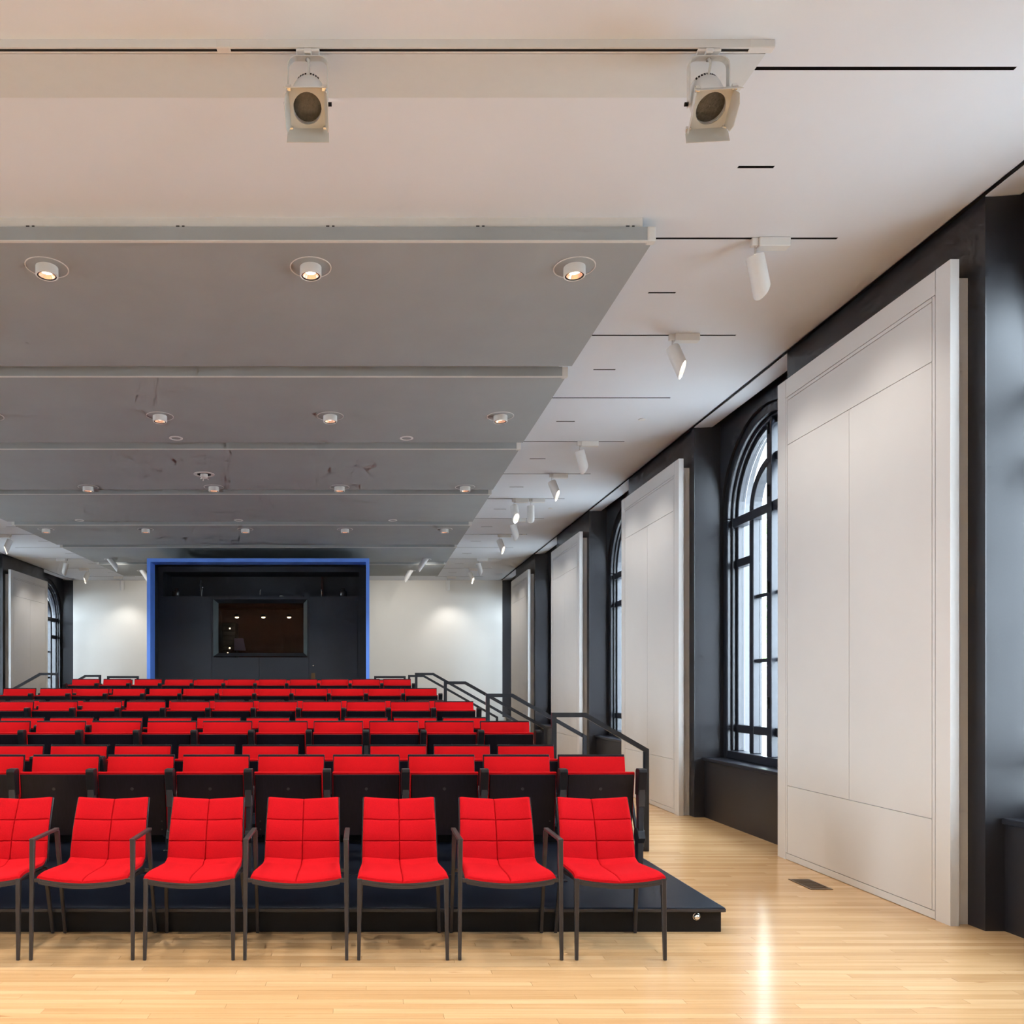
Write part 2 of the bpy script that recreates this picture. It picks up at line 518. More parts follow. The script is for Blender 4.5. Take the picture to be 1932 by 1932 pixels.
# ceiling with real slots
SLOT_Y = [3.95 + 1.492 * k for k in range(-4, 13)]
SLOT_Y = [y for y in SLOT_Y if Y0 < y < Y1 - 0.3]
holes = []
for s in (1, -1):
    for y in SLOT_Y:
        a, b = sorted((mx(1.885, s), mx(3.185, s)))
        holes.append((a, b, y - 0.011, y + 0.011, 'long'))
        yy = y + 0.746
        if yy < Y1 - 0.3:
            a, b = sorted((mx(2.17, s), mx(2.38, s)))
            holes.append((a, b, yy - 0.011, yy + 0.011, 'short'))
CEX0, CEX1 = mx(3.795, -1), 3.795
xs = sorted(set([CEX0, CEX1] + [round(h[0], 4) for h in holes] + [round(h[1], 4) for h in holes]))
ys = sorted(set([Y0 - 0.3, Y1] + [round(h[2], 4) for h in holes] + [round(h[3], 4) for h in holes]))
ce = MB()
vid = {}
def cv(i, j):
    if (i, j) not in vid:
        vid[(i, j)] = len(ce.v); ce.v.append((xs[i], ys[j], ZC))
    return vid[(i, j)]
for i in range(len(xs) - 1):
    for j in range(len(ys) - 1):
        mxx, myy = (xs[i] + xs[i + 1]) / 2, (ys[j] + ys[j + 1]) / 2
        if any(h[0] < mxx < h[1] and h[2] < myy < h[3] for h in holes): continue
        ce.f.append((cv(i, j), cv(i, j + 1), cv(i + 1, j + 1), cv(i + 1, j)))
ce.box(XA, XB, Y0 - 0.3, Y1 + 0.3, 4.64, 4.85)
for s in (1, -1):
    for c in BAYS:
        ce.box(mx(XW, s), mx(4.03, s), c - 1.034, c + 1.034, ZC, 4.64)
    ce.box(mx(3.785, s), mx(3.795, s), Y0 - 0.3, Y1, ZC, 4.64)
ceil = tag(ce.build('ceiling', M_CEIL, recalc=False), kind='structure')
for s in (1, -1):
    MB().box(mx(3.796, s), mx(3.829, s), Y0 - 0.3, Y1, 4.546, 4.638).build('shadow_gap', M_BLACK, ceil)
    for c in BAYS:
        MB().box(mx(4.031, s), mx(4.119, s), c - 1.03, c + 1.03, 4.60, 4.638).build('shade_pocket', M_BLACK, ceil)
ch_mesh = {}
for a, b, y0, y1, kd in holes:
    key = kd
    if key not in ch_mesh:
        g = MB(); Ln = b - a
        g.box(-0.004, Ln + 0.004, -0.004, 0, 0.0005, 0.045); g.box(-0.004, Ln + 0.004, 0.022, 0.026, 0.0005, 0.045)
        g.box(-0.004, Ln + 0.004, -0.004, 0.026, 0.045, 0.05); g.box(-0.004, 0, -0.004, 0.026, 0.0005, 0.045); g.box(Ln, Ln + 0.004, -0.004, 0.026, 0.0005, 0.045)
        ch_mesh[key] = g.mesh('slot_channel', M_BLACK)
    o = bpy.data.objects.new('slot_channel', ch_mesh[key])
    COL.objects.link(o)
    o.location = (a, y0, ZC)
    o.parent = ceil

# outside: lawn and two pale trees seen through the arched windows
for i, (x0, x1) in enumerate(((4.7, 60), (-64, XA - 0.1))):
    lw = MB().box(x0, x1, -20, 70, -1.3, -1.2)
    tag(lw.build('pavement', M_LAWN), kind='structure')
# low dark block added outside each last window bay to cut its daylight
M_BLOCKER = mat('blocker_dark', (0.035, 0.042, 0.06), 0.7, noise=0.2, nscale=2)
for i, (x0, x1) in enumerate(((6.2, 8.4), (2 * CX - 8.4, 2 * CX - 6.2))):
    nb = MB().box(x0, x1, 19.0, 27.0, -1.2, 3.2)
    nb.box(x0 - 0.15, x1 + 0.15, 18.85, 27.15, 3.2, 3.35)
    tag(nb.build('daylight_blocker', M_BLOCKER), kind='structure')
def tree(x, y, h, label):
    root = empty('tree', (x, y, -1.2))
    t = MB(); t.cyl((0, 0, 0), (0.1, 0, h * 0.5), 0.22, 0.14, 10); t.cyl((0.1, 0, h * 0.5), (0.5, 0.4, h * 0.8), 0.12, 0.05, 8); t.cyl((0.1, 0, h * 0.45), (-0.8, -0.3, h * 0.75), 0.1, 0.04, 8)
    t.build('trunk', M_BARK, root)
    f = MB(); rnd = random.Random(int(x * 10))
    for _ in range(1800):
        while True:
            p = Vector((rnd.uniform(-1, 1), rnd.uniform(-1, 1), rnd.uniform(-1, 1)))
            if p.length < 1: break
        p = Vector((p.x * h * 0.36, p.y * h * 0.36, h * 0.68 + p.z * h * 0.34))
        a = Vector((rnd.gauss(0, 1), rnd.gauss(0, 1), rnd.gauss(0, 1))).normalized() * 0.16
        b = a.orthogonal().normalized() * 0.09
        f.add([p - a, p + b, p + a, p - b], [(0, 1, 2, 3)])
    fo = f.build('foliage', M_LEAF, root, recalc=False)
    fo['kind'] = 'stuff'
    tag(root, label, 'tree')
tree(12.5, 23.5, 8.0, 'pale green leafy tree outside the arched window beside the nearest white panel')

# ================================================================== WALL PANELS
def panel_boards(root, s):
    # local: x = depth from pier face towards the hall (0..0.14), y along the wall, z up ; centre y = 0
    hw = 1.065
    MB().box(0.0, 0.084, -hw + 0.04, hw - 0.04, 0.0, 4.11).build('backing', M_WHITE, root)
    d0, d1 = 0.084, 0.140
    c0 = 0.128
    MB().box(d0, c0, -hw, hw, 0.0, 4.21).build('core', M_WHITE, root)
    g = 0.0025
    P = lambda y0, y1, z0, z1, nm: MB().box(c0 - 0.001, d1, y0 + g, y1 - g, z0 + g, z1 - g).build(nm, M_WHITE, root)
    yl, yr, zt, zb = -hw + 0.165, hw - 0.165, 4.02, 0.058
    MB().box(c0 - 0.001, d1, -hw, yl - 0.03 - g, 0.0, 4.21).build('stile', M_WHITE, root)
    MB().box(c0 - 0.001, d1, yr + 0.03 + g, hw, 0.0, 4.21).build('stile', M_WHITE, root)
    MB().box(c0 - 0.001, d1, yl - 0.03 + g, yr + 0.03 - g, zt + 0.03 + g, 4.21).build('top_rail', M_WHITE, root)
    P(yl - 0.03, yl, zb, zt + 0.03, 'bead'); P(yr, yr + 0.03, zb, zt + 0.03, 'bead'); P(yl, yr, zt, zt + 0.03, 'bead')
    MB().box(c0 - 0.001, d1, yl - 0.03 + g, yr + 0.03 - g, 0.004, zb - g).build('bottom_rail', M_WHITE, root)
    P(yl, yr, 3.63, zt, 'board')
    P(yl, 0, 0.65, 3.63, 'board'); P(0, yr, 0.65, 3.63, 'board')
    P(yl, yr, zb, 0.65, 'board')
proto = None
RN = ['white wall panel on the right wall beside the camera, outside the frame', 'white wall panel nearest the camera, beside the floor vent', 'second white wall panel from the camera on the right wall',
      'third white wall panel from the camera on the right wall', 'farthest white wall panel on the right wall, next to the back wall']
LN = ['', '', '', '', 'tall white wall panel on the left wall beside the far arched window']
for s in (1, -1):
    for i, c in enumerate(PIERS):
        if proto is None:
            r = empty('wall_panel'); panel_boards(r, s); proto = r
        else:
            r = copy_tree(proto)
        r.location = (mx(XW, s), c, 0)
        r.rotation_euler = (0, 0, PI if s > 0 else 0)
        lab = RN[i] if s > 0 else (LN[i] or '%s white wall panel along the left wall, counted from the camera end' % ORD[i])
        tag(r, lab, 'wall panel', 'tall white panels on the piers')

# ================================================================== SUSPENDED CEILING PANELS
XPR, XPL = 1.858, 2 * CX - 1.858
ZP = 4.386
PLAB = ['nearest grey ceiling panel, with the white lip and track facing the camera', 'second grey suspended ceiling panel from the camera',
        'third grey suspended ceiling panel from the camera', 'fourth grey suspended ceiling panel from the camera',
        'fifth grey suspended ceiling panel from the camera', 'sixth grey suspended ceiling panel, just before the blue booth',
        'farthest grey ceiling panel, running over the blue booth']
for k in range(7):
    y0 = 5.20 + 2.255 * k
    y1 = y0 + 2.06
    r = empty('ceiling_panel', (0, y0, 0))
    # sloped panel underside
    prof = [(0.0, 4.392), (2.06, 4.405), (2.06, 4.425), (0.0, 4.474)]
    m = MB().prism(prof, XPL, XPR, ax='x')
    m.build('panel', M_CPANEL, r)
    MB().box(XPL - 0.004, XPR + 0.004, -0.012, 0.0, 4.386, 4.474).build('front_lip', M_CPANEL, r)
    MB().box(XPL - 0.006, XPR + 0.006, -0.016, 0.006, 4.379, 4.386).build('edge_bead', M_CLIP, r)
    for x0, x1 in ((XPR - 0.045, XPR + 0.012), (XPL - 0.012, XPL + 0.045)):
        MB().box(x0, x1, -0.018, 0.035, 4.377, 4.476).build('end_cap', M_CLIP, r, bevel=0.012, seg=2)
    MB().box(XPL + 0.07, XPR - 0.07, 0.0, 0.045, 4.474, ZC).build('hanger_rail', M_CLIP, r)
    MB().box(XPL + 0.07, XPR - 0.07, 1.95, 1.995, 4.427, ZC).build('hanger_rail', M_CLIP, r)
    if k == 0:
        for q in range(9):
            x = 1.71 - 0.968 * q
            MB().box(x - 0.03, x - 0.008, -0.004, 0.0, 4.4745, 4.486).box(x + 0.008, x + 0.025, -0.004, 0.0, 4.4745, 4.486).build('clip', M_BLACKPL, r)
    tag(r, PLAB[k], 'ceiling panel', 'grey acoustic panels under the ceiling')

# shallow wedge panel ahead of them with the lighting track
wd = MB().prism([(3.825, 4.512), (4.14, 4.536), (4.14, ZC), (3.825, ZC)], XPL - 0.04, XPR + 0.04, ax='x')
tag(wd.build('ceiling_wedge', mat('ceiling_strip_darker', (0.64, 0.67, 0.67), 0.9, noise=0.01)), 'shallow sloped white ceiling strip right behind the long lighting track', 'ceiling panel')  # strip colour set slightly darker than the ceiling
r = empty('lighting_track', (0, 3.79, ZC))
m = MB(); x0, x1 = -7.0, 1.86
m.box(x0, x1, -0.018, 0.018, -0.022, 0); m.box(x0, x1, -0.018, -0.0085, -0.038, -0.022); m.box(x0, x1, 0.0085, 0.018, -0.038, -0.022)
m.build('rail', M_FIX, r)
MB().box(x0, x1, -0.0083, 0.0083, -0.0362, -0.0222).build('groove', M_BLACK, r)
MB().box(1.80, 1.918, -0.019, 0.019, -0.0385, 0.0).build('end_feed', M_FIX, r, bevel=0.003)
MB().box(-0.70, -0.635, -0.0195, 0.0195, -0.0395, -0.002).build('joiner', M_FIX, r, bevel=0.003)
tag(r, 'long white lighting track across the ceiling nearest the camera', 'lighting track')

# ================================================================== STAGE SPOTLIGHTS WITH BARN DOORS
def stage_spot(x, label, yaw, top_open, bot_open):
    root = empty('stage_spotlight', (x, 3.79, ZC))
    # adapter
    m = MB(); m.box(-0.055, 0.055, -0.017, 0.017, -0.052, -0.039); m.box(-0.018, 0.018, -0.02, 0.02, -0.062, -0.039)
    m.build('track_adapter', M_FIX, root, bevel=0.004)
    # yoke: flat bar bent to a U
    yk = MB(); R = 0.04; hw = 0.093
    path = [(-hw, -0.30), (-hw, -0.075 - R)]
    for i in range(1, 7):
        t = PI - PI / 2 * i / 6; path.append((-hw + R + R * math.cos(t), -0.075 - R + R * math.sin(t)))
    for i in range(0, 7):
        t = PI / 2 - PI / 2 * i / 6; path.append((hw - R + R * math.cos(t), -0.075 - R + R * math.sin(t)))
    path.append((hw, -0.30))
    yk.sweep(path, 0.005, 0.032)
    yk.build('yoke', M_FIXGREY, root)
    MB().cyl((0, 0, -0.085), (0, 0, -0.062), 0.012, n=12).build('yoke_bolt', M_CHROME, root)
    MB().tube([(0, -0.005, -0.08), (0.005, -0.012, -0.11), (0.002, 0.0, -0.15), (0.004, 0.03, -0.20)], 0.006).build('cable', M_FIXGREY, root, smooth=True)
    # tilting head: local axis -y is the beam; tilt down
    tilt = math.radians(56)
    T = Matrix.Translation((0, 0, -0.285)) @ Matrix.Rotation(math.radians(yaw), 4, 'Z') @ Matrix.Rotation(tilt, 4, 'X')
    def part(mb, name, mt, **k):
        return mb.xform(T).build(name, mt, root, **k)
    hb = MB().lathe([(0.001, 0.17), (0.055, 0.17), (0.062, 0.155), (0.078, 0.10), (0.080, -0.035), (0.076, -0.05), (0.066, -0.05), (0.066, -0.03), (0.001, -0.03)], 32, ax='y')
    hh = part(hb, 'housing', M_FIX, smooth=True)
    for i in range(9):
        t = math.radians(50 + 10 * i)
        v = MB().box(-0.004, 0.004, 0.115, 0.135, 0.0705, 0.0735)
        v.xform(Matrix.Rotation(t - PI / 2, 4, 'Y')); part(v, 'vent_slot', M_BLACK)
    part(MB().lathe([(0.001, -0.034), (0.062, -0.034), (0.066, -0.031)], 32, ax='y'), 'lens', M_LENS, smooth=True)
    # square barn-door frame
    w, h = 0.082, 0.082
    fr = MB()
    n = 28
    # plate with round hole: ring between square and circle
    vs = []; fs = []
    for i in range(n):
        t = 2 * PI * i / n
        c, q = math.cos(t), math.sin(t)
        k = 1 / max(abs(c) / w, abs(q) / h)
        for y in (-0.062, -0.056):
            vs.append((0.066 * c, y, 0.066 * q)); vs.append((c * k, y, q * k))
    for i in range(n):
        a, b = 4 * i, 4 * ((i + 1) % n)
        fs += [(a, b, b + 1, a + 1), (a + 2, a + 3, b + 3, b + 2), (a, a + 2, b + 2, b), (a + 1, b + 1, b + 3, a + 3)]
    fr.add(vs, fs)
    part(fr, 'door_frame', M_FIXGREY)
    def door(pts, rot, axis, off, name):
        # pts in the hinge plane: (along hinge, outwards)
        d = MB().prism(pts, -0.0012, 0.0012, ax='z')      # x = along hinge, y(second) = outwards
        M4 = Matrix.Translation(off) @ axis @ Matrix.Rotation(-rot, 4, 'X')
        d.xform(M4); part(d, name, M_FIXGREY)
    tb = [(-w, 0), (w, 0), (w + 0.016, 0.025), (w + 0.018, 0.085), (-w - 0.018, 0.085), (-w - 0.016, 0.025)]
    sd = [(-h + 0.01, 0), (h - 0.01, 0), (h - 0.004, 0.06), (h * 0.55, 0.085), (-h * 0.55, 0.085), (-h + 0.004, 0.06)]
    Rz180 = Matrix.Rotation(PI, 4, 'Z')
    # outwards = -y direction (beam) rotated by opening angle about the hinge
    door(tb, -math.radians(top_open), Rz180, (0, -0.062, h), 'barn_door')
    door(tb, math.radians(bot_open), Rz180, (0, -0.064, -h), 'barn_door')
    for q in (-1, 1):
        ax = Matrix.Rotation(PI / 2 * q, 4, 'Y') @ Rz180
        door(sd, -math.radians(12), ax, (q * w, -0.062, 0), 'barn_door')
    for q in (-1, 1):
        MB().cyl((q * 0.096, 0, -0.292), (q * 0.112, 0, -0.292), 0.009, n=12).build('tilt_knob', M_BLACKPL, root)
        for z in (-h, h):
            part(MB().box(q * w - 0.012, q * w + 0.012, -0.075, -0.05, z - 0.010, z + 0.010), 'corner_bracket', M_CHROME, bevel=0.002)
    tag(root, label, 'spotlight', 'barn-door spotlights on the front track')
stage_spot(-0.272, 'white stage spotlight with barn doors on the track, left of the pair', 0, 21, 18)
stage_spot(1.612, 'white stage spotlight with barn doors near the right end of the track', -5, 16, 16)

# ================================================================== DOWNLIGHTS
def panel_z(y):
    return 4.392 + 0.013 * (((y - 5.2) % 2.255) / 2.06)
def downlight_parts(root):
    MB().lathe([(0.143, 0.0), (0.143, -0.004), (0.136, -0.004), (0.136, 0.0)], 40, close=True).build('trim_ring', M_FIX, root, smooth=True)
    MB().lathe([(0.001, -0.0012), (0.1355, -0.0012), (0.1355, 0.0)], 40).build('recess_disc', M_CPANEL, root)
    MB().lathe([(0.074, 0.0), (0.074, -0.060), (0.068, -0.064), (0.064, -0.062), (0.064, -0.0)], 32, close=True).build('cylinder', M_FIX, root, smooth=True)
    MB().lathe([(0.0635, -0.060), (0.0635, -0.050), (0.055, -0.050), (0.055, -0.060)], 32, close=True).build('dark_collar', M_BLACKPL, root)
    MB().lathe([(0.055, -0.055), (0.038, -0.032)], 32).build('reflector', M_COPPER, root, smooth=True)
    MB().lathe([(0.001, -0.032), (0.038, -0.032)], 24).build('lamp', M_LAMP, root)
dl_mesh = None
DROWS = [5.535, 8.575, 11.615, 14.65]
ROWN = ['nearest row of downlights', 'second row of downlights', 'third row of downlights', 'fourth row of downlights']
COLN = ['far left', 'left of centre', 'on the centre line', 'right of centre', 'far right']
dl_light = None
def dl_lamp(root):
    global dl_light
    if dl_light is None:
        o = spot_light(root, (0, 0, -0.048), (0, 0, -1), DOWNLIGHT_W, 118, 0.75, 0.02, WARM)
        dl_light = o.data
    else:
        o = bpy.data.objects.new('lamp_light', dl_light)
        COL.objects.link(o)
        o.location = (0, 0, -0.048); o.parent = root
for ri, y in enumerate(DROWS):
    for ci in range(5):
        x = CX + 1.812 * (ci - 2) + (0.0 if True else 0)
        if dl_mesh is None:
            r = empty('downlight'); downlight_parts(r); dl_mesh = list(r.children); root = r
        else:
            root = empty('downlight')
            for ch in dl_mesh:
                c = ch.copy(); COL.objects.link(c); c.parent = root
        root.location = (x, y, panel_z(y))
        dl_lamp(root)
        tag(root, 'lit cylinder downlight, %s, %s' % (COLN[ci], ROWN[ri]), 'downlight', 'cylinder downlights in the grey ceiling panels')
# unseen downlights added in the plain ceiling to light the near end
for ri, y in enumerate((2.5, -0.6)):
    for ci in range(5):
        root = empty('downlight', (CX + 1.812 * (ci - 2), y, ZC))
        for ch in dl_mesh:
            c = ch.copy(); COL.objects.link(c); c.parent = root
        dl_lamp(root)
        tag(root, 'added unseen cylinder downlight %s, in the plain ceiling %s' % (COLN[ci], ('above the frame', 'behind the camera')[ri]), 'downlight', 'added downlights above the camera')

# detectors and sprinklers
def disc(x, y, z, r, label, name, dome=False):
    root = empty(name, (x, y, z))
    MB().lathe([(r, 0.0), (r, -0.006), (r * 0.72, -0.008), (r * 0.70, -0.002), (0.001, -0.002)], 28).build('plate', M_FIX, root, smooth=True)
    MB().lathe([(r * 0.68, -0.0025), (0.001, -0.0025)], 24).build('cover', M_CPANEL if not dome else M_BLACKPL, root)
    if dome:
        MB().lathe([(0.05, -0.002), (0.05, -0.04), (0.035, -0.055), (0.001, -0.06)], 20).build('sensor', M_FIX, root, smooth=True)
        for a in (0, 2, 4):
            MB().cyl((0.03 * math.cos(a), 0.03 * math.sin(a), -0.05), (0.06 * math.cos(a), 0.06 * math.sin(a), -0.075), 0.006, n=6).build('prong', M_FIX, root)
    tag(root, label, 'ceiling fitting')
disc((332 - 690) * 9.34 / 1520, 9.34, panel_z(9.34), 0.078, 'small round ceiling plate on the second grey panel, left one', 'ceiling_plate')
disc((767 - 690) * 9.34 / 1520, 9.34, panel_z(9.34), 0.078, 'small round ceiling plate on the second grey panel, right one', 'ceiling_plate')
disc((385 - 690) * 10.9 / 1520, 10.9, panel_z(10.9), 0.14, 'round white smoke detector in the third grey ceiling panel', 'smoke_detector', True)
for u, nm in ((150, 'left'), (450, 'middle'), (741, 'right')):
    disc((u - 690) * 13.9 / 1520, 13.9, panel_z(13.9), 0.078, 'small round ceiling plate on the fourth grey panel, %s one' % nm, 'ceiling_plate')
for y in (9.1, 13.6, 15.9, 20.2):
    x = 3.12
    root = empty('sprinkler', (x, y, ZC))
    MB().lathe([(0.04, 0.0), (0.04, -0.008), (0.001, -0.010)], 20).build('escutcheon', M_FIX, root, smooth=True)
    tag(root, 'small white sprinkler cover near the right wall, %s' % {9.1: 'level with the nearest visible window', 13.6: 'level with the second window', 15.9: 'above the third wall panel', 20.2: 'above the farthest wall panel'}[y], 'sprinkler')

# ================================================================== WALL-WASH SPOTLIGHTS
def cyl_spot(x, y, s, target, label, on=True, adir=None, zc=ZC, box=True, ldir=None, watts=None, L=0.225, group='white cylinder spotlights in the ceiling slots'):
    root = empty('track_spotlight', (x, y, zc))
    if box:
        MB().box(0.015 * s, 0.225 * s, -0.034, 0.034, -0.062, 0.0).build('power_box', M_FIX, root, bevel=0.004)
        MB().box(-0.03 * s, 0.016 * s, -0.02, 0.02, -0.05, 0.0).build('adapter', M_FIX, root, bevel=0.003)
        MB().cyl((-0.002 * s, 0, -0.105), (-0.002 * s, 0, -0.05), 0.006, n=8).build('stem', M_CHROME, root)
        top = Vector((-0.002 * s, 0, -0.10))
    else:
        top = Vector((0, 0, 0.03))
        MB().lathe([(0.105, 0.0), (0.105, -0.005), (0.095, -0.005), (0.095, 0.0)], 28, close=True).build('trim_ring', M_FIX, root)
    d = (Vector(target) - (Vector((x, y, zc)) + top)).normalized() if adir is None else Vector(adir).normalized()
    q = d.to_track_quat('Z', 'X')
    R = 0.058
    n = 28
    # hollow cylinder with an obliquely cut mouth (longer at the top side)
    vs = []; fs = []
    side = Vector((0, 0, 1)) - d * d.z
    side = side.normalized() if side.length > 1e-3 else Vector((1, 0, 0))
    a = side; b = d.cross(a)
    base = top + (Vector((0, 0, -0.012)) if box else Vector((0, 0, 0)))
    def P(t, h, r): return base + d * h + (a * math.cos(t) + b * math.sin(t)) * r
    prof = [(R * 0.2, lambda t: 0.0), (R * 0.93, lambda t: 0.0), (R, lambda t: 0.008),
            (R, lambda t: L - 0.06 * math.cos(t)), (R * 0.9, lambda t: L - 0.057 * math.cos(t)), (R * 0.9, lambda t: L - 0.10)]
    for r_, hf in prof:
        for i in range(n):
            t = 2 * PI * i / n
            vs.append(P(t, hf(t), r_))
    for j in range(len(prof) - 1):
        for i in range(n): fs.append((j * n + i, j * n + (i + 1) % n, (j + 1) * n + (i + 1) % n, (j + 1) * n + i))
    MB().add(vs, fs).build('cylinder', M_FIX, root, smooth=True)
    vs = [P(2 * PI * i / n, L - 0.10, R * 0.89) for i in range(n)]
    MB().add(vs, [tuple(range(n))]).build('lamp', M_LAMP, root)
    if on:
        spot_light(root, base + d * (L + 0.005), Vector(ldir).normalized() if ldir else d, watts or WALLSPOT_W, 96, 0.85, 0.04, WARMW)
    tag(root, label, 'spotlight', group)

SPOTY = {5.45: 1, 6.92: 1, 9.92: 2, 11.41: 2, 14.40: 3, 15.89: 3, 18.87: 4, 20.36: 4}
PN = {1: 'nearest', 2: 'second', 3: 'third', 4: 'farthest'}
for y, pi in SPOTY.items():
    cyy = PIERS[pi]
    near = y < cyy
    for s in (1, -1):
        x = mx(2.635, s)
        cyl_spot(x, y, s, (mx(3.69, s), cyy + (0.25 if near else -0.25), 1.9),
                 'white cylinder spotlight aimed at the %s %s wall panel, %s one of its pair' % (PN[pi], 'right' if s > 0 else 'left', 'nearer' if near else 'farther'),
                 adir=(0.33 * s, 0.22 if near else -0.22, -1), ldir=(0.52 * s, 0.16 if near else -0.16, -1))
cyl_spot((970 - 690) * 12.9 / 1520, 12.9, 1, (1.5, 11.0, 0), 'white cylinder spotlight between the window bays, left of two side by side, glowing', adir=(0.12, -0.25, -1))
cyl_spot((1001.5 - 690) * 12.9 / 1520, 12.9, 1, (0, 0, 0), 'white cylinder spotlight between the window bays, right of two side by side', adir=(0.02, 0.08, -1))
cyl_spot((845 - 690) * 21.85 / 1520, 21.85, 1, (0, 0, 0), 'white cylinder spotlight hanging straight in front of the back wall, right side', adir=(0.02, 0.1, -1), ldir=(0.1, 0.35, -1))
cyl_spot(2 * CX - (845 - 690) * 21.85 / 1520, 21.85, -1, (0, 0, 0), 'white cylinder spotlight hanging straight in front of the back wall, left side', adir=(-0.02, 0.1, -1), ldir=(-0.1, 0.35, -1))
for s in (1, -1):
    sd = 'right' if s > 0 else 'left'
    cyl_spot(mx(1.36, s), 18.0, s, None, 'tilted white cylinder spotlight in the farthest grey panel, upper %s one' % sd, adir=(-0.55 * s, 0.3, -0.75), ldir=(0.35 * s, 1, -0.42), watts=110, zc=4.385, box=False, L=0.28, group='tilted spotlights beside the blue booth')
    cyl_spot(mx(1.12, s), 19.75, s, None, 'tilted white cylinder spotlight in the farthest grey panel, lower %s one' % sd, adir=(-0.5 * s, 0.3, -0.8), ldir=(0.1 * s, 1, -0.5), watts=110, zc=4.385, box=False, L=0.28, group='tilted spotlights beside the blue booth')

# ================================================================== TIERED PLATFORM
ZT = [0.154 + 0.163 * k for k in range(5)]
YT = [4.967, 7.06, 9.14, 11.22, 13.30]
HW = [4.40 - 0.28 * k for k in range(5)]
YEND = 16.22
TLAB = ['lowest black platform tier with rounded nosing, right behind the red chairs', 'second black platform tier under the third and fourth seat rows',
        'third black platform tier under the fifth and sixth seat rows', 'fourth black platform tier under the seventh and eighth seat rows',
        'top black platform tier under the last two seat rows']
for k in range(5):
    hw = HW[k]
    zb = 0 if k == 0 else ZT[k - 1]
    zt = ZT[k] - zb
    ye = YEND - YT[k]
    if k: zb += 0.0008; zt -= 0.0008
    plat = empty('platform_tier', (CX, YT[k], zb))
    MB().box(-hw + 0.02, hw - 0.02, 0.0, ye, 0.0, zt - 0.03).build('riser', M_RISER, plat)
    MB().box(-hw, hw, -0.022, ye, zt - 0.03, zt).build('deck', M_DECK, plat, bevel=0.008, seg=2)
    MB().box(-hw, hw, -0.026, -0.022, zt - 0.026, zt - 0.006).build('nosing', M_NOSE, plat, bevel=0.0015)
    MB().box(-hw + 0.25, hw - 0.25, 0.85 if k == 0 else 0.5, 0.868 if k == 0 else 0.518, zt - 0.002, zt + 0.0005).build('floor_strip', M_NOSE, plat)
    tag(plat, TLAB[k], 'platform', 'tiers of the seating platform')
lt = empty('step_light', ((1316 - 690) * 4.95 / 1520, 4.967, 0.094))
MB().sphere((0, -0.003, 0), 0.021, 20, 10).build('dome', M_CHROME, lt, smooth=True)
MB().lathe([(0.023, 0.0), (0.023, -0.004), (0.019, -0.006)], 20, ax='y').build('bezel', M_CHROME, lt)
tag(lt, 'round chrome step light on the riser at the right end of platform', 'step light')

# ================================================================== HANDRAILS
RTOP = [1.256 + 0.163 * k for k in range(4)] + [1.745]
RY = [7.43 + 2.08 * k for k in range(4)] + [15.87]
RBX = [2.02, 1.725, 1.43, 1.142, 1.142]
RPX = [1.735, 1.44, 1.146, 0.856, 0.856]
for s in (1, -1):
    for k in range(5):
        zt = ZT[min(k + 1, 4)]
        root = empty('handrail', (0, RY[k], 0))
        pth = [(RPX[k], zt), (RPX[k], RTOP[k]), (RBX[k], RTOP[k]), (2.585, 0.93), (2.585, 0.024), (2.235, 0.024)]
        pth = [(mx(a, s), b) for a, b in pth]
        MB().sweep(pth, 0.042, 0.042).build('rail_loop', M_RAIL, root)
        MB().box(pth[0][0] - 0.045, pth[0][0] + 0.045, -0.045, 0.045, zt, zt + 0.008).build('base_plate', M_RAIL, root)
        tag(root, 'charcoal steel handrail on the %s side steps, %s one from the front' % ('right' if s > 0 else 'left', ORD[k]), 'handrail', 'handrails at the side steps')
    root = empty('guard_rail', (0, 16.15, 0))
    a, b = mx(0.19, s), mx(0.78, s)
    MB().sweep([(a, ZT[4]), (a, 1.73), (b, 1.73), (b, ZT[4])], 0.042, 0.042).build('frame', M_RAIL, root)
    MB().sweep([(a + 0.021 * s, 1.25), (b - 0.021 * s, 1.25)], 0.03, 0.03).build('mid_bar', M_RAIL, root)
    tag(root, 'low charcoal guard rail behind the last row, %s of the blue booth' % ('right' if s > 0 else 'left'), 'guard rail')

# ================================================================== AUDITORIUM SEATS
def rounded_slab(w, h, t, r=0.02, nx=8, nz=6, puff=0.012):
    """cushion in XZ, front towards -y, thickness t, softly domed"""
    mb = MB()
    N = [(-1 + 2 * i / nx) for i in range(nx + 1)]
    K = [(-1 + 2 * j / nz) for j in range(nz + 1)]
    def edge(a): return (1 - abs(a) ** 6)
    vs = []; fs = []
    for j in K:
        for i in N:
            e = (edge(i) * edge(j)) ** 0.5
            vs.append((i * w / 2, -t * (0.45 + 0.55 * e) - puff * (1 - i * i) * (1 - j * j), j * h / 2))
    o = len(vs)
    for j in K:
        for i in N: vs.append((i * w / 2, 0.0, j * h / 2))
    W1 = nx + 1
    for j in range(nz):
        for i in range(nx):
            a = j * W1 + i
            fs.append((a, a + 1, a + W1 + 1, a + W1)); fs.append((o + a, o + a + W1, o + a + W1 + 1, o + a + 1))
    for i in range(nx):
        fs.append((i, o + i, o + i + 1, i + 1)); a = nz * W1 + i; fs.append((a, a + 1, o + a + 1, o + a))
    for j in range(nz):
        a = j * W1; fs.append((a, a + W1, o + a + W1, o + a)); a = j * W1 + nx; fs.append((a, o + a, o + a + W1, a + W1))
    return mb.add(vs, fs)
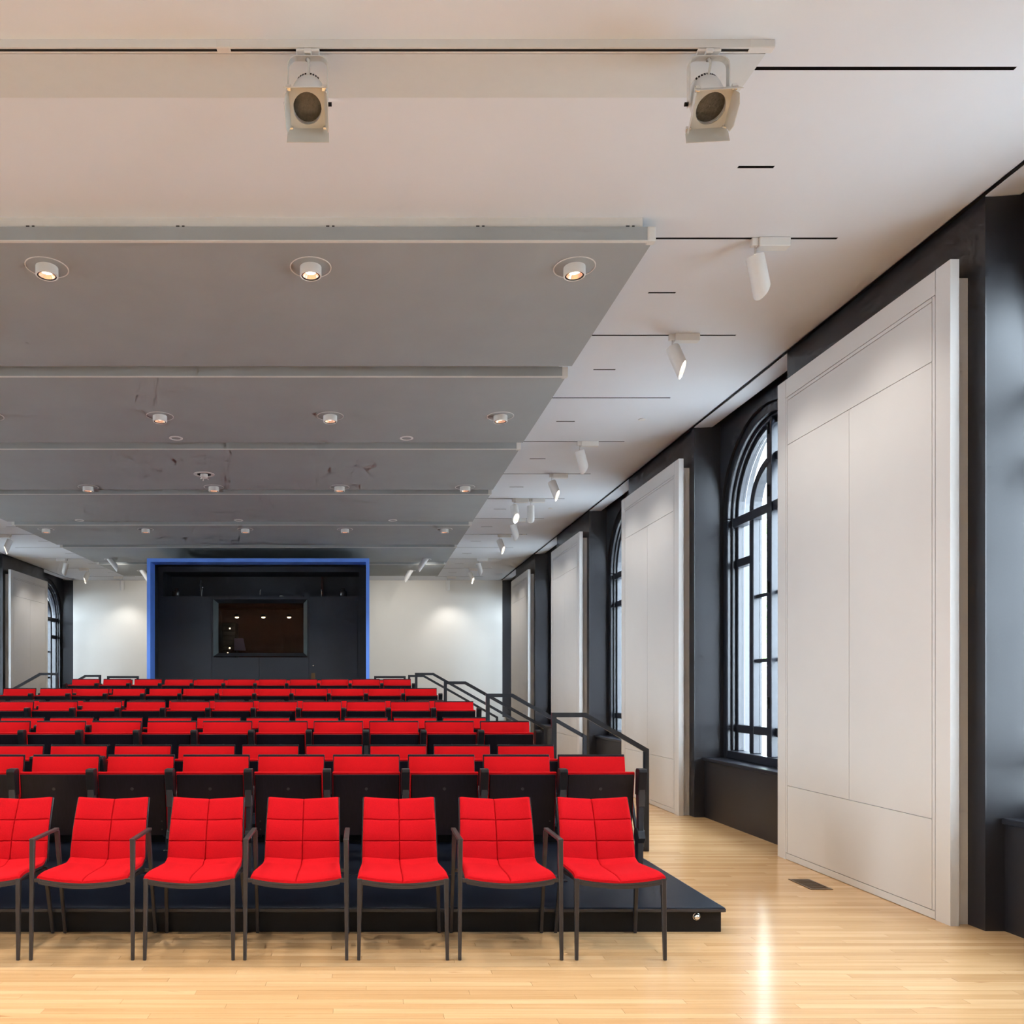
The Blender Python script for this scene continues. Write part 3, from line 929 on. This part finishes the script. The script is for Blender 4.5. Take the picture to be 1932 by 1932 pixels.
def stand_parts(root, x):
    # folded-up armrest paddle and its stanchion
    m = MB(); m.prism([(-0.185, 0.60), (-0.125, 0.60), (-0.135, 0.775), (-0.15, 0.788), (-0.215, 0.785), (-0.222, 0.765)], x - 0.028, x + 0.028, ax='x')
    a = m.build('armrest', M_BLACKPL, root, bevel=0.005, seg=2)
    m = MB(); m.prism([(-0.188, 0.52), (-0.13, 0.52), (-0.125, 0.64), (-0.196, 0.68)], x - 0.022, x + 0.022, ax='x')
    b = m.build('bracket', M_SHELL, root, bevel=0.003)
    MB().cyl((x, -0.1985, 0.655), (x, -0.186, 0.655), 0.005, n=8).build('screw', M_BLACK, b)
    m = MB(); m.prism([(-0.175, 0.33), (-0.12, 0.33), (-0.12, 0.545), (-0.175, 0.545)], x - 0.017, x + 0.017, ax='x')
    m.prism([(-0.195, 0.30), (-0.18, 0.35), (-0.14, 0.37), (-0.09, 0.35), (-0.08, 0.30), (-0.10, 0.265), (-0.17, 0.265)], x - 0.024, x + 0.024, ax='x')
    m.prism([(-0.16, 0.012), (-0.09, 0.012), (-0.09, 0.27), (-0.165, 0.27)], x - 0.019, x + 0.019, ax='x')
    m.box(x - 0.03, x + 0.03, -0.20, -0.02, 0.0, 0.012)
    m.build('stanchion', M_RAIL, root, bevel=0.003)
    # bar that carries the back
    m = MB(); m.prism([(-0.10, 0.30), (-0.07, 0.30), (0.085, 0.62), (0.06, 0.64)], x - 0.008, x + 0.008, ax='x')
    m.build('back_bracket', M_RAIL, root)
def seat_parts(root):
    rec = math.atan2(0.10, 0.55)
    T = Matrix.Translation((0, 0.045, 0.575)) @ Matrix.Rotation(-rec, 4, 'X')
    sh = MB().box(-0.244, 0.244, 0.0, 0.014, -0.26, 0.294).xform(T)
    back = sh.build('back_shell', M_WOODBLK, root, bevel=0.006, seg=2)
    cu = rounded_slab(0.474, 0.52, 0.042, nx=10, nz=8).xform(T @ Matrix.Translation((0, 0, 0.015)))
    cu.build('back_cushion', M_REDT, root, smooth=True)
    lean = math.radians(9)
    T2 = Matrix.Translation((0, -0.075, 0.535)) @ Matrix.Rotation(lean, 4, 'X')
    pan = MB().box(-0.232, 0.232, -0.052, -0.040, -0.225, 0.218).xform(T2)
    p = pan.build('seat_pan', M_WOODBLK, root, bevel=0.006, seg=2)
    cu2 = rounded_slab(0.474, 0.45, 0.048, nx=10, nz=8).xform(T2 @ Matrix.Rotation(PI, 4, 'Z') @ Matrix.Translation((0, 0.040, 0.006)))
    cu2.build('seat_cushion', M_REDT, root, smooth=True)
    MB().cyl(T2 @ Vector((0, -0.054, 0.115)), T2 @ Vector((0, -0.051, 0.115)), 0.011, n=12).build('bumper', M_SHELL, p)
    for q in (-1, 1):
        for z in (-0.12, -0.18):
            MB().cyl(T2 @ Vector((q * 0.2, -0.0545, z)), T2 @ Vector((q * 0.2, -0.051, z)), 0.006, n=8).build('screw', M_STEEL, p)
    for q in (-1, 1):
        MB().cyl((q * 0.2, -0.05, 0.305), (q * 0.252, -0.05, 0.305), 0.018, n=12).build('pivot', M_RAIL, root)
base_seat = None; base_left = None
PITCH = 0.5485
NR = [15, 14, 14, 13, 13, 12, 12, 11, 11, 10]
for ri in range(10):
    yb_ = 5.90 + 1.04 * ri - 0.10
    zt = ZT[ri // 2]
    n = NR[ri]
    xr = CX + (n - 1) * PITCH / 2
    xmin = -690 * (yb_ - 0.25) / 1520 - 9.0
    built = [j for j in range(n) if xr - j * PITCH > xmin]
    for j in built:
        x = xr - j * PITCH
        if base_seat is None:
            r = empty('auditorium_seat'); seat_parts(r); stand_parts(r, PITCH / 2); base_seat = r
            root = r
        else:
            root = copy_tree(base_seat)
        root.location = (x, yb_, zt)
        if j == built[-1]:
            for ch in list(base_seat.children):
                if ch.name.split('.')[0] in ('armrest', 'bracket', 'stanchion', 'back_bracket'):
                    c = copy_tree(ch, root)
                    c.location.x -= PITCH
        where = 'at the right end of the row' if j == 0 else ('at the left end of the row' if j == n - 1 else '%s from the right end' % ORD[j])
        tag(root, 'red folding auditorium seat, %s row of tiered seats, %s' % (ORD[ri], where), 'seat', 'red folding seats in tiered rows')

# ================================================================== FRONT ROW CHAIRS
def quilt(P, nu, nv, lines_u, lines_v, depth, t, back):
    """padded surface: P(u,v)->point, N normal by finite differences; grooves along lines"""
    mb = MB(); vs = []
    def grid(n, lines, size):
        g = {round(i / n, 5) for i in range(n + 1)}
        for l in lines:
            for d in (-0.008, -0.004, -0.002, 0.0, 0.002, 0.004, 0.008): g.add(round(l + d / size, 5))
        for d in (0.002, 0.005, 0.009): g.add(round(d / size, 5)); g.add(round(1 - d / size, 5))
        return sorted(g)
    U, V = grid(nu, lines_u, 0.46), grid(nv, lines_v, 0.42)
    nu, nv = len(U) - 1, len(V) - 1
    def nrm(u, v):
        e = 1e-3
        a = P(min(1, u + e), v) - P(max(0, u - e), v); b = P(u, min(1, v + e)) - P(u, max(0, v - e))
        return a.cross(b).normalized()
    for v in V:
        for u in U:
            d = min([abs(u - l) * 0.46 for l in lines_u] + [abs(v - l) * 0.42 for l in lines_v] + [9])
            groove = depth * math.exp(-(d / 0.003) ** 2) - 0.004 * (1 - math.exp(-(d / 0.03) ** 2))
            ed = min(u, 1 - u) * 0.46; ev = min(v, 1 - v) * 0.42
            rnd = 0.008 * (math.exp(-(ed / 0.007) ** 2) + math.exp(-(ev / 0.007) ** 2))
            vs.append(P(u, v) + nrm(u, v) * (t - groove - rnd))
    o = len(vs)
    for v in V:
        for u in U: vs.append(P(u, v) + nrm(u, v) * 0.001)
    fs = []; W1 = nu + 1
    for j in range(nv):
        for i in range(nu):
            a = j * W1 + i
            fs.append((a, a + 1, a + W1 + 1, a + W1)); fs.append((o + a, o + a + W1, o + a + W1 + 1, o + a + 1))
    for i in range(nu):
        fs.append((i, o + i, o + i + 1, i + 1)); a = nv * W1 + i; fs.append((a, a + 1, o + a + 1, o + a))
    for j in range(nv):
        a = j * W1; fs.append((a, a + W1, o + a + W1, o + a)); a = j * W1 + nu; fs.append((a, o + a, o + a + W1, a + W1))
    return mb.add(vs, fs)
def lin(a, b, t): return a + (b - a) * t
def chair_parts(root, arms):
    # local origin on the floor below the seat centre; front is -y (y=-0.25), back legs at y=+0.24
    hw_f, hw_b, hw_t = 0.252, 0.226, 0.217
    def seatP(u, v):
        # v 0 = front, 1 = back
        hw = lin(hw_f, hw_b, v)
        x = lin(-hw, hw, u)
        sag = 0.028 * (1 - (2 * u - 1) ** 2) * lin(1.0, 0.55, v)
        z = lin(0.462, 0.435, v) - sag - 0.012 * math.exp(-(v / 0.12) ** 2) + 0.035 * max(0, (v - 0.8) / 0.2) ** 2
        return Vector((x, lin(-0.245, 0.195, v), z))
    def backP(u, v):
        hw = lin(hw_b + 0.002, hw_t, v)
        x = lin(-hw, hw, u)
        cv_ = 0.035 * (1 - (2 * u - 1) ** 2)
        y = 0.195 + 0.115 * v + cv_ * (0.45 + 0.55 * v) - 0.02 * math.sin(PI * v)
        z = 0.452 + 0.372 * v - 0.018 * (1 - (2 * u - 1) ** 2) * v
        return Vector((x, y, z))
    s1 = quilt(seatP, 30, 30, [0.5], [], 0.009, 0.020, False)
    s1.build('seat', M_RED, root, smooth=True)
    s2 = quilt(backP, 30, 34, [0.5], [0.32, 0.655], 0.010, 0.018, True)
    s2.build('backrest', M_RED, root, smooth=True)
    # dark shells under the seat and behind the back
    def shell(P, off, ov):
        mb = MB(); vs = []; nu, nv = 16, 16
        def nn(u, v):
            e = 1e-3
            return (P(min(1, u + e), v) - P(max(0, u - e), v)).cross(P(u, min(1, v + e)) - P(u, max(0, v - e))).normalized()
        for o_ in (0.001, off):
            for j in range(nv + 1):
                for i in range(nu + 1):
                    u, v = i / nu, j / nv
                    p = P(u, v) + nn(u, v) * o_
                    p.x *= ov
                    vs.append(p)
        fs = []; W1 = nu + 1; o = W1 * (nv + 1)
        for j in range(nv):
            for i in range(nu):
                a = j * W1 + i
                fs.append((a, a + 1, a + W1 + 1, a + W1)); fs.append((o + a, o + a + W1, o + a + W1 + 1, o + a + 1))
        for i in range(nu):
            fs.append((i, o + i, o + i + 1, i + 1)); a = nv * W1 + i; fs.append((a, a + 1, o + a + 1, o + a))
        for j in range(nv):
            a = j * W1; fs.append((a, a + W1, o + a + W1, o + a)); a = j * W1 + nu; fs.append((a, o + a, o + a + W1, a + W1))
        return mb.add(vs, fs)
    shell(seatP, -0.010, 1.008).build('seat_shell', M_SHELL, root, smooth=True)
    shell(backP, -0.010, 1.018).build('back_shell', M_SHELL, root, smooth=True)
    lx = 0.277 if arms else 0.240
    zt = 0.452
    def taper(p0, p1, w0, w1):
        p0, p1 = Vector(p0), Vector(p1)
        vs = []
        for p, w in ((p0, w0), (p1, w1)):
            h = w / 2
            vs += [p + Vector((-h, -h, 0)), p + Vector((h, -h, 0)), p + Vector((h, h, 0)), p + Vector((-h, h, 0))]
        return MB().add(vs, [(0, 3, 2, 1), (4, 5, 6, 7), (0, 1, 5, 4), (1, 2, 6, 5), (2, 3, 7, 6), (3, 0, 4, 7)])
    for q in (-1, 1):
        if arms:
            taper((q * (lx + 0.004), -0.25, 0.0), (q * lx, -0.238, 0.668), 0.018, 0.027).build('leg', M_STEEL, root, bevel=0.003)
            taper((q * (lx + 0.0), 0.245, 0.0), (q * (lx - 0.005), 0.10, 0.655), 0.018, 0.026).build('leg', M_STEEL, root, bevel=0.003)
            ar = MB().box(q * lx - 0.0145, q * lx + 0.0145, -0.252, 0.114, 0.654, 0.670)
            ar.build('armrest', M_STEEL, root, bevel=0.003)
            MB().box(min(q * 0.235, q * (lx - 0.01)), max(q * 0.235, q * (lx - 0.01)), -0.247, -0.226, 0.428, 0.450).build('seat_bracket', M_STEEL, root, bevel=0.002)
            MB().box(min(q * 0.215, q * (lx - 0.01)), max(q * 0.215, q * (lx - 0.01)), 0.148, 0.170, 0.395, 0.415).build('seat_bracket', M_STEEL, root, bevel=0.002)
        else:
            taper((q * (lx + 0.004), -0.25, 0.0), (q * lx, -0.235, zt - 0.003), 0.018, 0.027).build('leg', M_STEEL, root, bevel=0.003)
            taper((q * (lx + 0.004), 0.245, 0.0), (q * (lx - 0.012), 0.165, 0.425), 0.018, 0.026).build('leg', M_STEEL, root, bevel=0.003)
    # front apron follows the sag of the seat, rear crossbar, side rails
    n = 20; vs = []; fs = []
    for i in range(n + 1):
        u = i / n
        x = lin(-(0.242), 0.242, u)
        zz = seatP(u, 0.02).z - 0.011
        h = 0.019
        vs += [(x, -0.247, zz), (x, -0.225, zz), (x, -0.225, zz - h), (x, -0.247, zz - h)]
    for i in range(n):
        a = 4 * i
        for k in range(4): fs.append((a + k, a + (k + 1) % 4, a + 4 + (k + 1) % 4, a + 4 + k))
    fs += [(3, 2, 1, 0), (4 * n, 4 * n + 1, 4 * n + 2, 4 * n + 3)]
    MB().add(vs, fs).build('front_apron', M_STEEL, root)
    for q in (-1, 1):
        taper_b = MB().prism([(-0.24, 0.447), (0.18, 0.415), (0.18, 0.397), (-0.24, 0.427)], q * 0.228 - 0.009, q * 0.228 + 0.009, ax='x')
        taper_b.build('side_rail', M_STEEL, root)
    MB().box(-0.23, 0.23, 0.150, 0.172, 0.392, 0.410).build('rear_crossbar', M_STEEL, root)
CHX = [-2.163, -1.567, -0.976, -0.386, 0.206, 0.800, 1.408]
CHL = ['armless red quilted chair cut off by the left edge of the photo', 'red quilted armchair, leftmost of the three with armrests',
       'armless red quilted chair between the two left armchairs', 'red quilted armchair, middle one of the three with armrests',
       'armless red quilted chair between the middle and right armchairs', 'red quilted armchair, rightmost of the three with armrests',
       'armless red quilted chair at the right end of the front row']
pr = {}
for i, (x, lab) in enumerate(zip(CHX, CHL)):
    arms = i % 2 == 1
    if arms not in pr:
        r = empty('quilted_chair'); chair_parts(r, arms); pr[arms] = r
    else:
        r = copy_tree(pr[arms])
    r.location = (x, 4.698, 0)
    tag(r, lab, 'chair', 'red chairs in the front row')

# ================================================================== CONTROL BOOTH
bx = 0.0755 - CX                # half width
booth = empty('control_booth', (CX, 16.40, 0))
hwo, hwi, zo, zi = bx, bx - 0.07, 4.15, 4.075
BD = 4.2
# blue portal
m = MB()
m.box(-hwo, -hwi, 0, 0.36, 0, zo); m.box(hwi, hwo, 0, 0.36, 0, zo); m.box(-hwi, hwi, 0, 0.36, zi, zo)
m.build('portal_frame', M_BLUE, booth)
m = MB()
m.box(-hwo + 0.003, -hwi - 0.002, 0.36, BD, 0, zo - 0.003); m.box(hwi + 0.002, hwo - 0.003, 0.36, BD, 0, zo - 0.003)
m.box(-hwi - 0.002, hwi + 0.002, 0.36, BD, zi + 0.002, zo - 0.003); m.box(-hwo + 0.003, hwo - 0.003, BD, BD + 0.1, 0, zo - 0.003)
m.build('side_walls', M_BOOTH, booth)
yw = 0.62                        # front panel plane
def lx_(u, Y=17.02): return (u - 690) * Y / 1520 - CX
def lz_(v, Y=17.02): return EYE + (1299 - v) * Y / 1520
wx0, wx1, wz0, wz1 = lx_(402.4), lx_(579.8), lz_(1238.3), lz_(1130.7)
nx0, nx1, nz0, nz1 = -2.09, 2.05, lz_(1125), lz_(1079)
g = 0.004
P = lambda a, b, c, d, nm='front_panel': MB().box(a + g, b - g, yw, yw + 0.06, c, d).build(nm, M_BOOTH, booth)
sx0, sx1 = lx_(399.5), lx_(583)
P(-hwi - g, sx0, 0, nz0 - 0.002); P(sx0, lx_(489), 0, wz0 - 0.02); P(lx_(489), sx1, 0, wz0 - 0.02)
P(sx0, wx0, wz0 - 0.02, nz0 - 0.002); P(wx1, sx1, wz0 - 0.02, nz0 - 0.002)
P(wx0 - g, wx1 + g, wz1, nz0 - 0.002)
door = P(sx1, lx_(675), 0, nz0 - 0.002, 'booth_door'); P(lx_(675), hwi + g, 0, nz0 - 0.002)
dx, dz = lx_(591), lz_(1276)
MB().box(dx - 0.04, dx + 0.04, yw - 0.01, yw, dz - 0.07, dz + 0.07).box(dx - 0.018, dx + 0.022, yw - 0.02, yw - 0.009, dz - 0.05, dz + 0.045).build('lock_plate', M_BRASS, door)
MB().cyl((dx + 0.003, yw - 0.02, lz_(1256)), (dx + 0.003, yw, lz_(1256)), 0.014, n=12).build('peephole', M_CHROME, door)
# niche above
m = MB()
m.box(-hwi, hwi, yw, yw + 0.06, nz1, zi); m.box(-hwi, nx0, yw, yw + 0.06, nz0, nz1); m.box(nx1, hwi, yw, yw + 0.06, nz0, nz1)
m.box(nx0 - 0.02, nx0, yw + 0.06, yw + 0.75, nz0, nz1); m.box(nx1, nx1 + 0.02, yw + 0.06, yw + 0.75, nz0, nz1)
m.box(nx0 - 0.02, nx1 + 0.02, yw + 0.75, yw + 0.77, nz0 - 0.02, nz1 + 0.02)
m.box(nx0 - 0.02, nx1 + 0.02, yw + 0.06, yw + 0.75, nz1, nz1 + 0.02); m.box(nx0 - 0.02, nx1 + 0.02, yw + 0.06, yw + 0.75, nz0 - 0.02, nz0)
m.build('niche', M_BOOTH, booth)
# window with a splayed reveal
gd = 0.20
bx0, bx1, bz0, bz1 = wx0 + 0.075, wx1 - 0.095, wz0 + 0.08, wz1 - 0.066
m = MB()
fo = [(wx0, yw, wz0), (wx1, yw, wz0), (wx1, yw, wz1), (wx0, yw, wz1)]
bo = [(bx0, yw + gd, bz0), (bx1, yw + gd, bz0), (bx1, yw + gd, bz1), (bx0, yw + gd, bz1)]
def grow(p, d): return (p[0] + (-d if p[0] < (wx0 + wx1) / 2 else d), p[1], p[2] + (-d if p[2] < (wz0 + wz1) / 2 else d))
fo2 = [grow(p, 0.0) for p in fo]; bo2 = [grow(p, 0.05) for p in bo]
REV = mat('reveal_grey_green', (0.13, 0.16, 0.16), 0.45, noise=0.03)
for i in range(4):
    j = (i + 1) % 4
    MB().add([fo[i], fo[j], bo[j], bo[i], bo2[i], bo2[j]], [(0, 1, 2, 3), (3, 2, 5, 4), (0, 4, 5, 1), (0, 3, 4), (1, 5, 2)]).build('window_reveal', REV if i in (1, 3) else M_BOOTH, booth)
MB().box(bx0, bx1, yw + gd - 0.004, yw + gd + 0.002, bz0, bz1).build('pane', M_BGLASS, booth)
# inside of the booth
m = MB(); m.box(-1.9, 1.9, 3.6, 3.65, 0.8, 4.0)
m.build('inner_wall', M_BOOTHIN, booth)
m = MB(); m.box(wx1 + 0.25, wx1 + 0.3, yw + 0.7, 3.6, 0.8, 4.0)
m.build('inner_wall', M_BOOTHIN, booth)
tag(booth, 'charcoal control booth framed by a cobalt blue portal at the back', 'booth')
def inner(u, v, Y): return ((u - 690) * Y / 1520, Y, EYE + (1299 - v) * Y / 1520)
for i, (u, v) in enumerate(((447, 1166), (497, 1166), (545.5, 1166))):
    x, y, z = inner(u, v, 19.2)
    root = empty('pendant_lamp', (x, y, z))
    MB().lathe([(0.012, 0.10), (0.06, 0.07), (0.075, 0.02), (0.07, 0.02), (0.055, 0.065), (0.012, 0.09)], 20, close=True).build('shade', M_BLACKPL, root, smooth=True)
    MB().sphere((0, 0, 0.018), 0.045, 14, 8, 0.55).build('bulb', M_PEND, root, smooth=True)
    MB().cyl((0, 0, 0.09), (0, 0, 4.0 - z), 0.005, n=6).build('cord', M_BRASS, root)
    l = bpy.data.lights.new('pendant_light', 'POINT'); l.energy = 2.2; l.color = (1, 0.6, 0.35); l.shadow_soft_size = 0.04
    lo = bpy.data.objects.new('pendant_light', l); COL.objects.link(lo); lo.location = (0, 0, -0.06); lo.parent = root
    tag(root, 'small glowing pendant lamp behind the booth window, %s of three' % ('left', 'middle', 'right')[i], 'lamp', 'lamps inside the booth')
# light rail inside, equipment rack and paper chart
x, y, z = inner(500, 1148, 19.2)
tag(MB().box(x - 1.1, x + 1.1, y - 0.015, y + 0.015, z - 0.012, z + 0.012).build('booth_lamp_rail', M_BRASS), 'thin bronze rail above the lamps behind the booth window', 'rail')
xr_, yr_, zr_ = inner(432, 1231, 19.6)
rack = empty('equipment_rack', (xr_, yr_, 0.8))
MB().box(-0.17, 0.17, 0, 0.4, 0, 2.3).build('cabinet', M_BLACKPL, rack, bevel=0.01)
rr = random.Random(3)
for k in range(9):
    MB().box(-0.15, 0.15, -0.015, 0.0, 1.15 + 0.12 * k, 1.25 + 0.12 * k).build('module', M_SHELL, rack, bevel=0.003)
    if k in (0, 1, 3, 4, 8):
        xx = rr.uniform(-0.1, 0.1)
        MB().cyl((xx, -0.022, 1.2 + 0.12 * k), (xx, -0.015, 1.2 + 0.12 * k), 0.018, n=10).build('indicator', M_PEND, rack)
tag(rack, 'dark equipment rack with small lit indicators behind the booth window', 'equipment')
x, y, z = inner(452, 1216, 19.4)
ch = MB().prism([(x - 0.13, z - 0.14), (x + 0.15, z - 0.15), (x + 0.09, z + 0.15), (x - 0.13, z + 0.15)], y, y + 0.006)
tag(ch.build('paper_sheet', M_PAPER), 'lilac paper sheet leaning behind the booth window', 'paper')
# shelf items in the niche
def item(u, name, label, cat, kind):
    Y = 17.30
    x = (u - 690) * Y / 1520
    z = nz0
    root = empty(name, (x, Y, z))
    if kind == 'jar':
        MB().lathe([(0.001, 0.0), (0.07, 0.0), (0.085, 0.05), (0.08, 0.13), (0.045, 0.16), (0.045, 0.20), (0.001, 0.20)], 18).build('body', M_JAR, root, smooth=True)
        MB().sphere((0.03, -0.076, 0.05), 0.009, 8, 6).build('modelled_glint', M_CHROME, root)  # highlight on the glass, modelled as a small chrome bead
    elif kind == 'figure':
        MB().lathe([(0.001, 0.0), (0.05, 0.0), (0.03, 0.02), (0.025, 0.10), (0.05, 0.17), (0.05, 0.22), (0.02, 0.28), (0.012, 0.36), (0.001, 0.37)], 16).build('body', M_JAR, root, smooth=True)
        MB().sphere((0.035, -0.045, 0.22), 0.018, 10, 6).build('stud', M_CHROME, root)
    elif kind == 'stick':
        MB().lathe([(0.001, 0.0), (0.03, 0.0), (0.012, 0.015), (0.012, 0.10), (0.022, 0.12), (0.022, 0.17), (0.001, 0.18)], 12).build('body', M_JAR, root, smooth=True)
        MB().box(-0.004, 0.004, -0.026, -0.02, 0.06, 0.14).build('stripe', M_CHROME, root)
    elif kind == 'puck':
        MB().lathe([(0.001, 0.0), (0.045, 0.0), (0.045, 0.035), (0.03, 0.045), (0.001, 0.045)], 18).build('body', M_PUCK, root, smooth=True)
    elif kind == 'ball':
        MB().sphere((0, 0, 0.025), 0.025, 14, 8).build('body', M_CHROME, root, smooth=True)
    tag(root, label, cat)
item(333, 'dark_jar', 'dark glossy jar at the left end of the booth shelf', 'jar', 'jar')
item(379.5, 'dark_bottle', 'tall dark slender bottle near the left end of the booth shelf', 'bottle', 'figure')
item(491, 'slim_stand', 'slim dark stand near the middle of the booth shelf', 'stand', 'stick')
item(531, 'pale_puck', 'small pale round box in the middle of the booth shelf', 'box', 'puck')
item(572, 'grey_ball', 'small grey ball on the booth shelf right of the pale box', 'ball', 'ball')
item(607, 'slim_stand', 'slim dark stand toward the right end of the booth shelf', 'stand', 'stick')
item(647, 'dark_jar', 'dark glossy jar at the right end of the booth shelf', 'jar', 'jar')

# ================================================================== FLOOR VENT
yv0, yv1 = EYE * F_PX / (1679 - VPY), EYE * F_PX / (1659.5 - VPY)
vent = empty('floor_vent', (3.40, (yv0 + yv1) / 2, 0))
hl, hwv = (yv1 - yv0) / 2, 0.082
m = MB(); m.box(-hwv, hwv, -hl, -hl + 0.02, 0.0, 0.005); m.box(-hwv, hwv, hl - 0.02, hl, 0.0, 0.005)
m.box(-hwv, -hwv + 0.015, -hl + 0.02, hl - 0.02, 0, 0.005); m.box(hwv - 0.015, hwv, -hl + 0.02, hl - 0.02, 0, 0.005)
m.build('rim', M_VENT, vent)
MB().box(-hwv + 0.015, hwv - 0.015, -hl + 0.02, hl - 0.02, 0.0002, 0.001).build('well', M_BLACK, vent)
sl = None
nS = 11
for i in range(nS):
    y = lin(-hl + 0.03, hl - 0.03, i / (nS - 1))
    if sl is None: sl = MB().box(-hwv + 0.015, hwv - 0.015, -0.006, 0.006, 0.001, 0.0045).mesh('slat', M_VENT)
    o = bpy.data.objects.new('slat', sl); COL.objects.link(o); o.location = (0, y, 0); o.parent = vent
tag(vent, 'brown metal floor vent beside the nearest white wall panel', 'floor vent')
